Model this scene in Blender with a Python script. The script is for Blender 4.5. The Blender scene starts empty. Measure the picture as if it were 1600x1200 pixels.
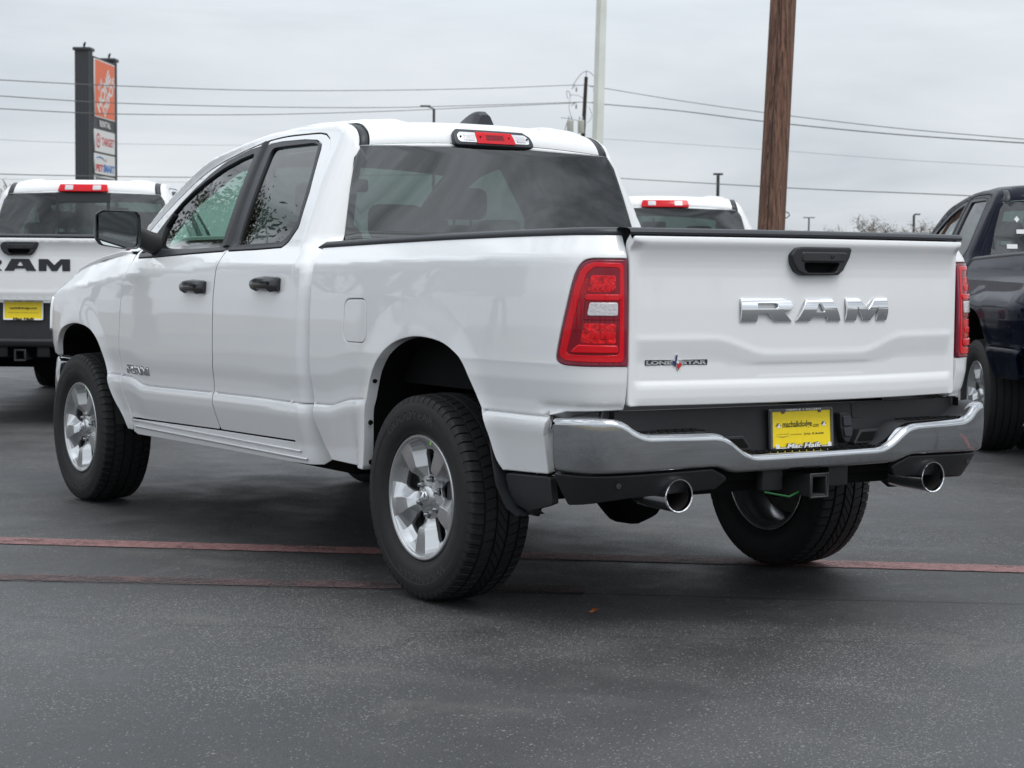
import bpy, bmesh, math, random
import numpy as np
from mathutils import Vector, Matrix, geometry
random.seed(7); np.random.seed(7)
PI = math.pi
R = math.radians
S = bpy.context.scene
col = S.collection
# ---------------------------------------------------------------- camera
YAW, PIT, ROL = R(-33.532), R(-3.5684), R(0.5248)
fw = np.array([-math.sin(YAW)*math.cos(PIT), math.cos(YAW)*math.cos(PIT), math.sin(PIT)])
rt0 = np.array([math.cos(YAW), math.sin(YAW), 0]); up0 = np.cross(rt0, fw)
rt = rt0*math.cos(ROL)+up0*math.sin(ROL); up = -rt0*math.sin(ROL)+up0*math.cos(ROL)
cam_d = bpy.data.cameras.new('camera'); cam = bpy.data.objects.new('camera', cam_d); col.objects.link(cam)
cam.matrix_world = Matrix(((rt[0], up[0], -fw[0], -4.7542), (rt[1], up[1], -fw[1], -5.1038), (rt[2], up[2], -fw[2], 1.2977), (0, 0, 0, 1)))
cam_d.sensor_width = 36; cam_d.sensor_fit = 'HORIZONTAL'; cam_d.lens = 3001.9/1600*36
cam_d.clip_start = .1; cam_d.clip_end = 6000
cam_d.dof.use_dof = True; cam_d.dof.focus_distance = 7.6; cam_d.dof.aperture_fstop = 9
S.camera = cam
S.render.resolution_x, S.render.resolution_y = 1024, 768
# ---------------------------------------------------------------- sky, sun, exposure
SUN_EL, SUN_AZ = R(58), R(172)          # azimuth clockwise from +y
W = bpy.data.worlds.new('World'); S.world = W; W.use_nodes = True
nt = W.node_tree; nt.nodes.clear()
def N(t, **k):
    n = nt.nodes.new(t)
    for a, b in k.items(): setattr(n, a, b)
    return n
out = N('ShaderNodeOutputWorld'); bg = N('ShaderNodeBackground'); nt.links.new(bg.outputs[0], out.inputs[0])
sky = N('ShaderNodeTexSky', sky_type='NISHITA', sun_disc=False, sun_elevation=SUN_EL, sun_rotation=SUN_AZ)
tc = N('ShaderNodeTexCoord'); sep = N('ShaderNodeSeparateXYZ'); nt.links.new(tc.outputs['Generated'], sep.inputs[0])
# cloud deck: project the view direction on a flat layer so the clouds flatten towards the horizon
zc = N('ShaderNodeMath', operation='MAXIMUM'); zc.inputs[1].default_value = .0; nt.links.new(sep.outputs[2], zc.inputs[0])
za = N('ShaderNodeMath', operation='ADD'); za.inputs[1].default_value = .11; nt.links.new(zc.outputs[0], za.inputs[0])
dx = N('ShaderNodeMath', operation='DIVIDE'); dy = N('ShaderNodeMath', operation='DIVIDE')
nt.links.new(sep.outputs[0], dx.inputs[0]); nt.links.new(za.outputs[0], dx.inputs[1]); nt.links.new(sep.outputs[1], dy.inputs[0]); nt.links.new(za.outputs[0], dy.inputs[1])
cmb = N('ShaderNodeCombineXYZ'); nt.links.new(dx.outputs[0], cmb.inputs[0]); nt.links.new(dy.outputs[0], cmb.inputs[1])
n1 = N('ShaderNodeTexNoise'); n1.inputs['Scale'].default_value = .55; n1.inputs['Detail'].default_value = 7; n1.inputs['Roughness'].default_value = .52; n1.inputs['Distortion'].default_value = .4
nt.links.new(cmb.outputs[0], n1.inputs['Vector'])
cr = N('ShaderNodeValToRGB'); nt.links.new(n1.outputs[0], cr.inputs[0])
e = cr.color_ramp.elements; e[0].position = .30; e[0].color = (.505, .552, .605, 1); e[1].position = .70; e[1].color = (.745, .78, .815, 1)
# an overcast sky is brighter overhead than at the horizon
g = N('ShaderNodeMath', operation='MULTIPLY_ADD'); g.inputs[1].default_value = 1.0; g.inputs[2].default_value = .95; nt.links.new(zc.outputs[0], g.inputs[0])
n2 = N('ShaderNodeTexNoise'); n2.inputs['Scale'].default_value = 1.; n2.inputs['Detail'].default_value = 7; n2.inputs['Roughness'].default_value = .62; n2.inputs['Distortion'].default_value = .5
mpb = N('ShaderNodeMapping'); mpb.inputs['Scale'].default_value = (1.7, 1.7, 13); nt.links.new(tc.outputs['Generated'], mpb.inputs[0]); nt.links.new(mpb.outputs[0], n2.inputs['Vector'])
r2 = N('ShaderNodeMapRange'); r2.interpolation_type = 'SMOOTHSTEP'; r2.inputs[1].default_value = .32; r2.inputs[2].default_value = .68; r2.inputs[3].default_value = -.62; r2.inputs[4].default_value = .75; nt.links.new(n2.outputs[0], r2.inputs[0])
hw = N('ShaderNodeMapRange'); hw.inputs[1].default_value = .10; hw.inputs[2].default_value = .32; nt.links.new(zc.outputs[0], hw.inputs[0])
g2 = N('ShaderNodeMath', operation='MULTIPLY_ADD'); nt.links.new(r2.outputs[0], g2.inputs[0]); nt.links.new(hw.outputs[0], g2.inputs[1]); g2.inputs[2].default_value = 1.
g3 = N('ShaderNodeMath', operation='MULTIPLY'); nt.links.new(g2.outputs[0], g3.inputs[0]); nt.links.new(g.outputs[0], g3.inputs[1]); g = g3
mv = N('ShaderNodeVectorMath', operation='SCALE'); nt.links.new(cr.outputs[0], mv.inputs[0]); nt.links.new(g.outputs[0], mv.inputs['Scale'])
sk = N('ShaderNodeVectorMath', operation='SCALE'); sk.inputs['Scale'].default_value = .07; nt.links.new(sky.outputs[0], sk.inputs[0])
mx = N('ShaderNodeMix', data_type='RGBA'); mx.inputs[0].default_value = .93; nt.links.new(sk.outputs[0], mx.inputs[6]); nt.links.new(mv.outputs[0], mx.inputs[7])
nt.links.new(mx.outputs[2], bg.inputs[0]); bg.inputs[1].default_value = 1.0
sl = bpy.data.lights.new('sun', 'SUN'); sl.energy = 1.15; sl.angle = R(28); sl.color = (1, .965, .91)
so = bpy.data.objects.new('sun', sl); col.objects.link(so); so.location = (0, 0, 30)
sd = Vector((math.sin(SUN_AZ)*math.cos(SUN_EL), math.cos(SUN_AZ)*math.cos(SUN_EL), math.sin(SUN_EL)))
so.rotation_euler = sd.to_track_quat('Z', 'Y').to_euler()
S.view_settings.view_transform = 'Standard'; S.view_settings.look = 'None'; S.view_settings.gamma = 1
S.view_settings.use_curve_mapping = False; S.view_settings.exposure = .17
# ---------------------------------------------------------------- materials
def mat(name, c, rough=.5, metal=0., coat=0., spec=.5, bump=None, noise=None, crough=.03, emit=None):
    """principled; noise=(scale, amount) varies the colour, bump=(scale, strength, distance)"""
    m = bpy.data.materials.new(name); m.use_nodes = True; t = m.node_tree; b = t.nodes['Principled BSDF']
    b.inputs['Base Color'].default_value = (*c, 1); b.inputs['Roughness'].default_value = rough; b.inputs['Metallic'].default_value = metal
    b.inputs['Coat Weight'].default_value = coat; b.inputs['Coat Roughness'].default_value = crough; b.inputs['Specular IOR Level'].default_value = spec
    if noise or bump:
        co = t.nodes.new('ShaderNodeTexCoord')
    if noise:
        n = t.nodes.new('ShaderNodeTexNoise'); n.inputs['Scale'].default_value = noise[0]; n.inputs['Detail'].default_value = 5; t.links.new(co.outputs['Object'], n.inputs['Vector'])
        r = t.nodes.new('ShaderNodeMapRange'); r.inputs[1].default_value = .3; r.inputs[2].default_value = .7; r.inputs[3].default_value = 1-noise[1]; r.inputs[4].default_value = 1+noise[1]; t.links.new(n.outputs[0], r.inputs[0])
        v = t.nodes.new('ShaderNodeVectorMath'); v.operation = 'SCALE'; v.inputs[0].default_value = c; t.links.new(r.outputs[0], v.inputs['Scale']); t.links.new(v.outputs[0], b.inputs['Base Color'])
    if bump:
        n = t.nodes.new('ShaderNodeTexNoise'); n.inputs['Scale'].default_value = bump[0]; n.inputs['Detail'].default_value = 4; t.links.new(co.outputs['Object'], n.inputs['Vector'])
        u = t.nodes.new('ShaderNodeBump'); u.inputs['Strength'].default_value = bump[1]; u.inputs['Distance'].default_value = bump[2]; t.links.new(n.outputs[0], u.inputs['Height']); t.links.new(u.outputs[0], b.inputs['Normal'])
    return m
def glass(name, tint, refl=1.45, extra=0.):
    m = bpy.data.materials.new(name); m.use_nodes = True; t = m.node_tree; t.nodes.clear()
    o = t.nodes.new('ShaderNodeOutputMaterial'); mix = t.nodes.new('ShaderNodeMixShader'); tr = t.nodes.new('ShaderNodeBsdfTransparent'); gl = t.nodes.new('ShaderNodeBsdfGlossy'); geo = t.nodes.new('ShaderNodeNewGeometry')
    tr.inputs[0].default_value = (*tint, 1); gl.inputs['Roughness'].default_value = .01; gl.inputs[0].default_value = (1, 1, 1, 1); f0 = ((refl-1)/(refl+1))**2
    co = t.nodes.new('ShaderNodeTexCoord'); n = t.nodes.new('ShaderNodeTexNoise'); n.inputs['Scale'].default_value = 2.2; n.inputs['Detail'].default_value = 1; t.links.new(co.outputs['Object'], n.inputs['Vector'])
    u = t.nodes.new('ShaderNodeBump'); u.inputs['Strength'].default_value = .14; u.inputs['Distance'].default_value = .010; t.links.new(n.outputs[0], u.inputs['Height']); t.links.new(u.outputs[0], gl.inputs['Normal'])
    dp = t.nodes.new('ShaderNodeVectorMath'); dp.operation = 'DOT_PRODUCT'; t.links.new(geo.outputs['Normal'], dp.inputs[0]); t.links.new(geo.outputs['Incoming'], dp.inputs[1])
    def mm(op, a, b_, cl=False):
        q = t.nodes.new('ShaderNodeMath'); q.operation = op; q.use_clamp = cl
        for i_, v_ in enumerate((a, b_)):
            if isinstance(v_, (int, float)): q.inputs[i_].default_value = v_
            elif v_ is not None: t.links.new(v_, q.inputs[i_])
        return q.outputs[0]
    c1 = mm('SUBTRACT', 1., mm('ABSOLUTE', dp.outputs['Value'], None), True); c5 = mm('POWER', c1, 5.)
    add = t.nodes.new('ShaderNodeMath'); add.operation = 'MULTIPLY_ADD'; add.inputs[1].default_value = 1-f0; add.inputs[2].default_value = f0*1.8+extra; t.links.new(c5, add.inputs[0])
    t.links.new(add.outputs[0], mix.inputs[0]); t.links.new(tr.outputs[0], mix.inputs[1]); t.links.new(gl.outputs[0], mix.inputs[2]); t.links.new(mix.outputs[0], o.inputs[0])
    return m
M = {}
def flake_paint(name, c, coat=1., rough=.38):
    m = mat(name, c, rough=rough, coat=coat, crough=.02, spec=.5, bump=(6, .03, .002)); return m
M['white'] = flake_paint('white_paint', (.80, .81, .82))
M['black_paint'] = mat('black_paint', (.002, .0040, .013), .35, coat=.30, spec=.03)
M['plastic'] = mat('black_plastic', (.014, .0155, .018), .48, noise=(30, .12), bump=(900, .25, .0006))
M['plastic_g'] = mat('black_gloss_trim', (.012, .013, .016), .22, coat=.3)
M['trim'] = mat('charcoal_trim', (.024, .027, .033), .42, bump=(700, .2, .0005))
M['pad'] = mat('step_pad_plastic', (.030, .032, .036), .6, bump=(500, .5, .001))
M['chrome'] = mat('chrome', (.80, .81, .83), .045, 1.0, bump=(4, .08, .003))
M['chrome_b'] = mat('bumper_chrome', (.49, .50, .515), .045, 1.0, noise=(6, .05), bump=(3, .10, .004))
M['alu'] = mat('wheel_silver', (.57, .58, .59), .25, .84, coat=.4, noise=(20, .03))
M['alu_dark'] = mat('wheel_pocket', (.30, .31, .33), .4, .7)
M['rubber'] = mat('tyre_rubber', (.0095, .0098, .011), .66, noise=(25, .2), bump=(160, .35, .0015))
M['rubber_text'] = mat('tyre_lettering', (.028, .028, .030), .6)
M['dark'] = mat('underbody_black', (.0035, .0036, .004), .85, spec=.2)
M['steel'] = mat('dark_steel', (.06, .06, .062), .5, .6, noise=(14, .35))
M['hitch'] = mat('hitch_black', (.018, .018, .019), .5, noise=(14, .3))
M['disc'] = mat('brake_steel', (.05, .05, .05), .45, .8, noise=(20, .2))
M['lug'] = mat('lug_steel', (.35, .35, .36), .25, 1.)
M['cloth'] = mat('seat_cloth', (.035, .035, .037), .85, noise=(60, .2))
M['dash'] = mat('dashboard', (.025, .026, .028), .6)
M['liner'] = mat('headliner', (.16, .16, .155), .9)
M['gl_front'] = glass('green_glass', (.40, .54, .49), 1.52)
M['gl_wind'] = glass('windscreen_glass', (.62, .80, .72), 1.5)
M['gl_priv'] = glass('privacy_glass', (.05, .062, .06), 1.50)
M['gl_back'] = glass('back_glass', (.11, .148, .138), 1.5, .025)
M['mirror'] = mat('mirror_glass', (.75, .80, .79), .01, 1.)
M['red_rim'] = mat('lamp_dark_red', (.19, .004, .024), .12, spec=.3, coat=.6)
M['red'] = mat('lamp_red', (.62, .003, .012), .16, spec=.2, coat=.4, bump=(60, .25, .002))
M['red_deep'] = mat('lamp_deep_red', (.21, .003, .014), .15, spec=.2, coat=.5)
M['red_hot'] = mat('lamp_reflector_red', (.62, .004, .010), .2, spec=.2, coat=.5, bump=(70, 1., .006), noise=(45, .6))
M['clear'] = mat('clear_lens', (.62, .60, .62), .15, .25, coat=1., bump=(90, .6, .003))
M['silver_l'] = mat('silver_reflector', (.78, .79, .80), .18, .8, coat=.8)
M['yellow'] = mat('plate_yellow', (.98, .74, .014), .4, noise=(40, .03))
M['ink'] = mat('plate_ink', (.06, .055, .02), .5)
M['ink_soft'] = mat('plate_ink_soft', (.30, .24, .03), .5)
M['white_print'] = mat('white_print', (.85, .85, .85), .5)
M['frame_grey'] = mat('plate_frame_grey', (.10, .105, .11), .45)
M['blue'] = mat('badge_blue', (.02, .035, .12), .3, coat=.5)
M['badge_red'] = mat('badge_red', (.5, .02, .02), .3, coat=.5)
M['green_tag'] = mat('green_strap', (.012, .12, .03), .6)
M['chalk'] = mat('chalk_green', (.35, .65, .12), .8)
M['letter_black'] = mat('satin_black_letter', (.02, .021, .026), .35)
M['teal'] = mat('plate_teal', (.08, .30, .30), .5)
# ---------------------------------------------------------------- surfaces of the pickup (metres, x right, y forward, z up)
def sstep(a, b, x):
    t = np.clip((np.asarray(x, float)-a)/(b-a), 0, 1)
    return t*t*(3-2*t)
def pinterp(x, pts):
    a = np.array(pts, float)
    o = np.argsort(a[:, 0]); a = a[o]
    return np.interp(x, a[:, 0], a[:, 1])
def smooth_table(pts, n=400, s=.012, lo=None, hi=None):
    a = np.array(pts, float); o = np.argsort(a[:, 0]); a = a[o]
    xs = np.linspace(a[0, 0], a[-1, 0], n); ys = np.interp(xs, a[:, 0], a[:, 1])
    h = xs[1]-xs[0]; k = max(1, int(round(3*s/h)))
    w = np.exp(-.5*(np.arange(-k, k+1)*h/s)**2); w /= w.sum()
    # odd (point) reflection keeps end slopes
    L = 2*ys[0]-ys[1:k+1][::-1]; R = 2*ys[-1]-ys[-k-1:-1][::-1]
    ys = np.convolve(np.concatenate([L, ys, R]), w, 'valid')
    return xs, ys
def catmull(P, n=24):
    P = np.array(P, float); Q = np.vstack([2*P[0]-P[1], P, 2*P[-1]-P[-2]]); out = []
    for i in range(1, len(Q)-2):
        p0, p1, p2, p3 = Q[i-1], Q[i], Q[i+1], Q[i+2]
        for t in np.linspace(0, 1, n, endpoint=False):
            out.append(.5*((2*p1)+(-p0+p2)*t+(2*p0-5*p1+4*p2-p3)*t*t+(-p0+3*p1-3*p2+p3)*t**3))
    out.append(P[-1]); return np.array(out)
# plan curve of the lower body, left side, from tailgate edge round the corner to the nose (x is -x of the table)
PLAN = [(.60, .118), (.70, .132), (.79, .150), (.87, .178), (.93, .226), (.968, .300), (.990, .42), (1.000, .62), (1.006, 1.2), (1.008, 2.1), (1.008, 3.0),
        (1.004, 4.0), (.998, 4.6), (.985, 4.95), (.962, 5.2), (.925, 5.38), (.85, 5.54), (.72, 5.64), (.5, 5.70), (.25, 5.73), (0, 5.74)]
_pc = catmull(PLAN, 30)
_sl = np.concatenate([[0], np.cumsum(np.hypot(*np.diff(_pc, axis=0).T))])
_k = np.argmin(np.abs(_pc[:, 1]-1.2)+(_pc[:, 0] < .9)*9)
_ul = _sl-_sl[_k]+1.2                       # u equals y on the flat of the side
_tan = np.gradient(_pc, _sl, axis=0); _tan /= np.linalg.norm(_tan, axis=1)[:, None]
for _i in range(3):                         # smooth the tangents a little
    _tan[1:-1] = (_tan[:-2]+2*_tan[1:-1]+_tan[2:])/4
def plan(u):
    x = np.interp(u, _ul, _pc[:, 0]); y = np.interp(u, _ul, _pc[:, 1])
    tx = np.interp(u, _ul, _tan[:, 0]); ty = np.interp(u, _ul, _tan[:, 1]); l = np.hypot(tx, ty)
    # inward normal on the +x table side: rotate tangent (going forward) by +90deg
    return x, y, -ty/l, tx/l
U_TG = float(np.interp(.795, _pc[:200, 0], _ul[:200]))      # u of the tailgate gap
# vertical section: inset from the plan curve
_SU = smooth_table([(.30, .09), (.45, .050), (.52, .042), (.60, .018), (.640, .0065), (.662, .004), (.682, .007), (.6940, .0125), (.6975, .0155), (.6990, .028), (.7010, .028), (.7030, .0205), (.7060, .0185), (.72, .0185), (.76, .015), (.825, .002), (.90, -.002), (1.05, 0), (1.15, .004), (1.25, .012),
                    (1.272, .015), (1.282, .0175), (1.292, .0225), (1.305, .031), (1.33, .0475), (1.36, .068), (1.40, .100), (1.45, .16)], n=4000, s=.0009)
_LED = smooth_table([(-1, .770), (.0, .770), (.30, .770), (.76, .768), (1.55, .752), (1.66, .752), (1.78, .742), (1.93, .708), (2.05, .706), (2.2, .703), (3.03, .691), (3.86, .676), (3.93, .678), (4.06, .708), (4.2, .712), (7, .712)], n=1600, s=.018)
def _wb(w): return (1-sstep(.86, 1.0, w))*sstep(.42, .62, w)
def led_fwd(u, w): return w+(np.interp(u, *_LED)-.700)*_wb(w)
def led_inv(u, z):
    w = np.asarray(z, float)+0*np.asarray(u, float); k = np.interp(u, *_LED)-.700
    for _ in range(5): w = z-k*_wb(w)
    return w
_CRE = smooth_table([(-1, .05), (.3, .048), (.8, .040), (1.5, .022), (2.1, .004), (3.0, 0), (3.6, -.03), (4.1, -.062), (4.6, -.10), (5.0, -.145), (5.3, -.20), (5.6, -.26), (7, -.3)], s=.15)
ARCH_R = (1.205, .46, .40, .615)   # centre y, half width, centre z, height
ARCH_F = (4.80, .46, .40, .555)
def inset_side(u, z, st=None):
    u = np.asarray(u, float); z = np.asarray(z, float)
    cre = np.interp(u, *_CRE)
    zz = led_inv(u, z)-cre*sstep(.95, 1.2, z)
    d = np.interp(zz, *_SU)
    # the door side leans a little more than the bed
    for (cy, hw, cz, hh) in (ARCH_R, ARCH_F):
        r = np.sqrt(((u-cy)/hw)**2+((z-cz)/hh)**2)
        d = d*(1-.75*(1-sstep(1.0, 1.22, r))*(z > cz-.2))-.012*(1-sstep(1.0, 1.30, r))
    # lamp pocket and bumper recess soften the rear corner
    d = d + .012*np.exp(-((z-.80)/.018)**2)*(1-sstep(.36, .46, u))
    # front corner: fender pulls in towards the hood
    if st and st.get('wide'):
        b = sstep(.10, .45, u)*(1-sstep(1.95, 2.2, u))*(1-sstep(1.02, 1.30, z))
        d = d-.20*b
    return d
def P_side(u, z, st=None):
    x, y, nx, ny = plan(u); d = inset_side(u, z, st)
    return np.stack([-(x+nx*d), y+ny*d, np.asarray(z, float)+0*x], -1)
# ---- cab
def belt_x(y):          # half width of the side at z 1.37
    return pinterp(y, [(2.0, .930), (2.6, .936), (3.4, .936), (4.0, .925), (4.5, .90)])
def side_x(y, z):
    y = np.asarray(y, float); z = np.asarray(z, float)
    low = np.interp(np.clip(y, -1, 6), _ul, _pc[:, 0])-inset_side(y, np.minimum(z, 1.37))
    t = np.maximum(z-1.37, 0)
    up = -(.40*t+.16*t*t)
    return low+up
CB = dict(y0=2.62)
def y_rear(z): return pinterp(z, [(.3, 2.135), (1.26, 2.135), (1.34, 2.165), (1.40, 2.20), (1.80, 2.275), (1.95, 2.30)])
def r_cor(z): return pinterp(z, [(.3, .07), (1.2, .07), (1.42, .13), (1.6, .105), (1.8, .075), (1.95, .06)])
def P_cab0(u, z):
    u = np.asarray(u, float)+0*np.asarray(z, float); z = np.asarray(z, float)+0*u
    s = CB['y0']-u
    xs = side_x(np.maximum(u, CB['y0']), z)
    x0 = side_x(CB['y0']+0*u, z)
    yr = y_rear(z); rc = r_cor(z)
    L1 = CB['y0']-(yr+rc); La = rc*np.pi/2
    a = np.clip((s-L1)/rc, 0, np.pi/2)
    s3 = np.maximum(s-L1-La, 0)
    # the side pulls in slightly towards the corner
    xx = x0-rc*(1-np.cos(a))-s3; yy = np.where(s < L1, u, yr+rc-rc*np.sin(a))
    half = np.maximum(x0-rc, .1)
    yy = yy-.035*(1-(np.clip(xx/half, 0, 1))**2)*(s3 > 0)
    xx = np.where(s <= 0, xs, xx); yy = np.where(s <= 0, u, yy)
    return np.stack([-xx, yy, z], -1)
# roof ditch (also the outer edge of windscreen and hood cowl) and door-top gap
_ZT = smooth_table([(2.0, 1.905), (2.45, 1.912), (2.9, 1.918), (3.16, 1.905), (3.39, 1.870), (3.66, 1.815), (3.79, 1.770), (3.91, 1.710), (4.11, 1.60), (4.22, 1.528), (4.3, 1.472), (4.5, 1.335), (4.65, 1.25), (5, 1.1)], s=.05)
_ZG = smooth_table([(2.0, 1.865), (2.42, 1.870), (2.6, 1.880), (2.93, 1.882), (3.13, 1.870), (3.36, 1.832), (3.53, 1.796), (3.67, 1.762), (3.81, 1.712), (3.91, 1.655), (4.11, 1.540), (4.3, 1.405), (4.45, 1.29), (4.8, 1.1)], s=.05)
_XT = smooth_table([(2.0, .644), (3.1, .65), (3.5, .685), (4.0, .758), (4.3, .80), (4.8, .84)], s=.08)
def T_dit(u):
    u = np.asarray(u, float)
    y = np.maximum(u, 2.45); z = np.interp(y, *_ZT); x = np.interp(y, *_XT)
    a = np.clip((2.45-u)/.20, 0, 1)*np.pi/2         # rolls down at the back
    y = y-.165*np.sin(a); z = z-.105*(1-np.cos(a)); x = x+.022*(1-np.cos(a))
    return np.stack([-x, y, z], -1)
def ZG(u):
    u = np.asarray(u, float)
    return np.interp(np.maximum(u, 2.42), *_ZG)-.09*sstep(2.42, 2.18, u)
def P_cab(u, v):
    """v is z below the door-top line; above it v runs on over the roof rail to the ditch (v = ZG+.10)."""
    u = np.asarray(u, float)+0*np.asarray(v, float); v = np.asarray(v, float)+0*u
    zg = ZG(u); lo = P_cab0(u, np.minimum(v, zg))
    w = np.clip((v-zg)/.10, 0, 1.0)[..., None]
    G = P_cab0(u, zg); dG = (G-P_cab0(u, zg-.01))/.01
    T = T_dit(u); L = np.linalg.norm(T-G, axis=-1)[..., None]
    dG = dG/np.linalg.norm(dG, axis=-1)[..., None]
    # end tangent: inward and level on the side, rolling at the back
    a = (np.clip((2.45-u)/.20, 0, 1)*np.pi/2)
    dT = np.stack([.93+0*u, .25*np.sin(a), .22+0*u], -1); dT = dT/np.linalg.norm(dT, axis=-1)[..., None]
    h00 = 2*w**3-3*w**2+1; h10 = w**3-2*w**2+w; h01 = -2*w**3+3*w**2; h11 = w**3-w**2
    up = h00*G+h10*dG*L*1.1+h01*T+h11*dT*L*1.1
    return np.where((v > zg)[..., None], up, lo)
def P_roof(x, y):       # x in [-1,1] of ditch half width
    x = np.asarray(x, float); y = np.asarray(y, float)
    T = T_dit(y); hw = -T[..., 0]
    cr = pinterp(y, [(2.2, .026), (2.5, .032), (3.1, .040), (3.5, .05), (4.2, .03), (4.6, .02)])
    z = T[..., 2]+cr*(1-np.abs(x)**2.2)
    yy = T[..., 1]-pinterp(y, [(2.2, .035), (2.45, .03), (3.0, 0), (3.2, 0), (4.3, .16), (4.8, .2)])*(1-x*x)*np.where(y < 3, 1, -1)
    return np.stack([hw*x, yy, z], -1)
# ---- tailgate: x across, z up
def tg_y(x):
    x = np.abs(np.asarray(x, float)); return .052+.078*(x/.79)**2
_TGZ = smooth_table([(.70, .046), (.80, .040), (.815, .034), (.84, .029), (.870, .0285), (.884, .0305), (.897, .0365), (.905, .0390), (.93, .041), (.96, .038)], n=700, s=.004)
_TGT = smooth_table([(1.10, .028), (1.26, .030), (1.29, .0285), (1.31, .0255), (1.33, .0205), (1.35, .0135), (1.366, .0055), (1.376, .0008), (1.382, .000), (1.395, .002), (1.405, .008), (1.413, .022), (1.43, .06)], n=500, s=.0035)
def P_tg(x, z):
    x = np.asarray(x, float)+0*np.asarray(z, float); z = np.asarray(z, float)+0*x
    zc = 1.042-.056*(1-sstep(.22, .46, np.abs(x)))
    top = np.interp(z, *_TGT)
    low = np.interp(z, *_TGZ)
    t = (z-(zc-.09))/.09
    mid = np.where(t > 1, .028, .028+.012*(1-sstep(0, 1, t))-.0*t)
    mid = mid-.0016*np.exp(-((z-zc)/.014)**2)
    d = np.where(z > 1.15, top, np.where(z < .94, low, mid))
    d = np.where((z < .96) & (z >= .90), np.minimum(np.maximum(mid, low), .0395), d)
    e = 1-sstep(.738, .778, np.abs(x))
    e = 1-(1-e)*(1-sstep(1.345, 1.385, z)); d = .028+(d-.028)*e
    return np.stack([x, tg_y(x)+d, z], -1)
# ---- rear bumper
BPL = catmull([(1.012, .52), (1.012, .40), (1.008, .30), (.985, .20), (.93, .125), (.84, .085), (.70, .062), (.50, .048), (.25, .038), (0, .034)], 20)
_bs = np.concatenate([[0], np.cumsum(np.hypot(*np.diff(BPL, axis=0).T))]); _bs = _bs[-1]-_bs   # s = 0 at the centre, grows outwards
B_L = float(_bs[0])
def P_bump(s, z, sgn=None, off=0.):
    s = np.asarray(s, float)+0*np.asarray(z, float); z = np.asarray(z, float)+0*s
    a = np.abs(s); x = np.interp(a, _bs[::-1], BPL[::-1, 0]); y = np.interp(a, _bs[::-1], BPL[::-1, 1])
    at = np.maximum(a, .013)
    x2 = np.interp(at+.01, _bs[::-1], BPL[::-1, 0]); y2 = np.interp(at+.01, _bs[::-1], BPL[::-1, 1])
    x1 = np.interp(at-.01, _bs[::-1], BPL[::-1, 0]); y1 = np.interp(at-.01, _bs[::-1], BPL[::-1, 1])
    tx, ty = x2-x1, y2-y1; l = np.hypot(tx, ty)+1e-9; nx, ny = -ty/l*np.clip(a/.02, 0, 1), tx/l     # inward
    zc = .69; d = off+.9*(np.maximum(zc-z, 0))**2*1.2+.35*np.maximum(z-zc, 0)**2
    d = d+.20*np.maximum(.60-z, 0)
    return np.stack([np.where(s < 0, -1, 1)*(x+nx*d), y+ny*d, z], -1)
# ---------------------------------------------------------------- object helpers
def link(name, me, m=None, parent=None):
    o = bpy.data.objects.new(name, me); col.objects.link(o)
    if m is not None:
        for k in (m if isinstance(m, (list, tuple)) else [m]): me.materials.append(k)
    if parent is not None: o.parent = parent
    return o
def tag(o, label=None, cat=None, group=None, kind=None):
    if label: o['label'] = label
    if cat: o['category'] = cat
    if group: o['group'] = group
    if kind: o['kind'] = kind
    return o
def empty(name, loc=(0, 0, 0), rz=0., parent=None):
    o = bpy.data.objects.new(name, None); col.objects.link(o); o.location = loc; o.rotation_euler = (0, 0, rz); o.empty_display_size = .2
    if parent is not None: o.parent = parent
    return o
def mesh_np(name, V, F, m, parent=None, normals=None, smooth=True, mirror=False, mi=None):
    V = np.array(V, float)
    if mirror:
        V = V*[-1, 1, 1]; F = [tuple(reversed(f)) for f in F]
        if normals is not None: normals = np.array(normals)*[-1, 1, 1]
    F2_ = []; mi2 = []; seen = set()
    for q_, f in enumerate(F):
        g_ = []
        for i in f:
            i = int(i)
            if i not in g_: g_.append(i)
        k_ = frozenset(g_)
        if len(g_) < 3 or k_ in seen: continue
        seen.add(k_); F2_.append(tuple(g_)); mi2.append(0 if mi is None else mi[q_])
    me = bpy.data.meshes.new(name); me.from_pydata(V.tolist(), [], F2_)
    o = link(name, me, m, parent)
    if mi is not None: me.polygons.foreach_set('material_index', mi2)
    if me.validate(verbose=False): print('VALIDATED', name, len(F2_), len(me.polygons))
    if smooth: me.polygons.foreach_set('use_smooth', [True]*len(me.polygons))
    me.update()
    if normals is not None:
        nn = np.array(normals, float); nn /= np.linalg.norm(nn, axis=1)[:, None]+1e-12
        me.normals_split_custom_set_from_vertices(nn.tolist())
    return o
def autosmooth(o, ang=35):
    me = o.data; bm = bmesh.new(); bm.from_mesh(me)
    for f in bm.faces: f.smooth = True
    for e in bm.edges:
        if len(e.link_faces) == 2 and e.calc_face_angle(0) > R(ang): e.smooth = False
    bm.to_mesh(me); bm.free(); return o
def fillet(P, r, n=5):
    P = [np.array(p, float) for p in P]; out = []; L = len(P)
    rr = r if isinstance(r, (list, tuple)) else [r]*L
    for i in range(L):
        a, b, c = P[i-1], P[i], P[(i+1) % L]; u = a-b; v = c-b; lu = np.linalg.norm(u); lv = np.linalg.norm(v)
        if lu < 1e-9 or lv < 1e-9: continue
        u /= lu; v /= lv; cosx = np.clip(u@v, -1, 1); th = math.acos(cosx)
        if rr[i] <= 0 or th > R(174): out.append(b); continue
        t = min(rr[i]/math.tan(th/2), lu*.48, lv*.48); p, q = b+u*t, b+v*t
        for k in range(n+1):
            s = k/n; out.append((1-s)**2*p+2*s*(1-s)*b+s*s*q)
    return np.array(out)
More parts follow.
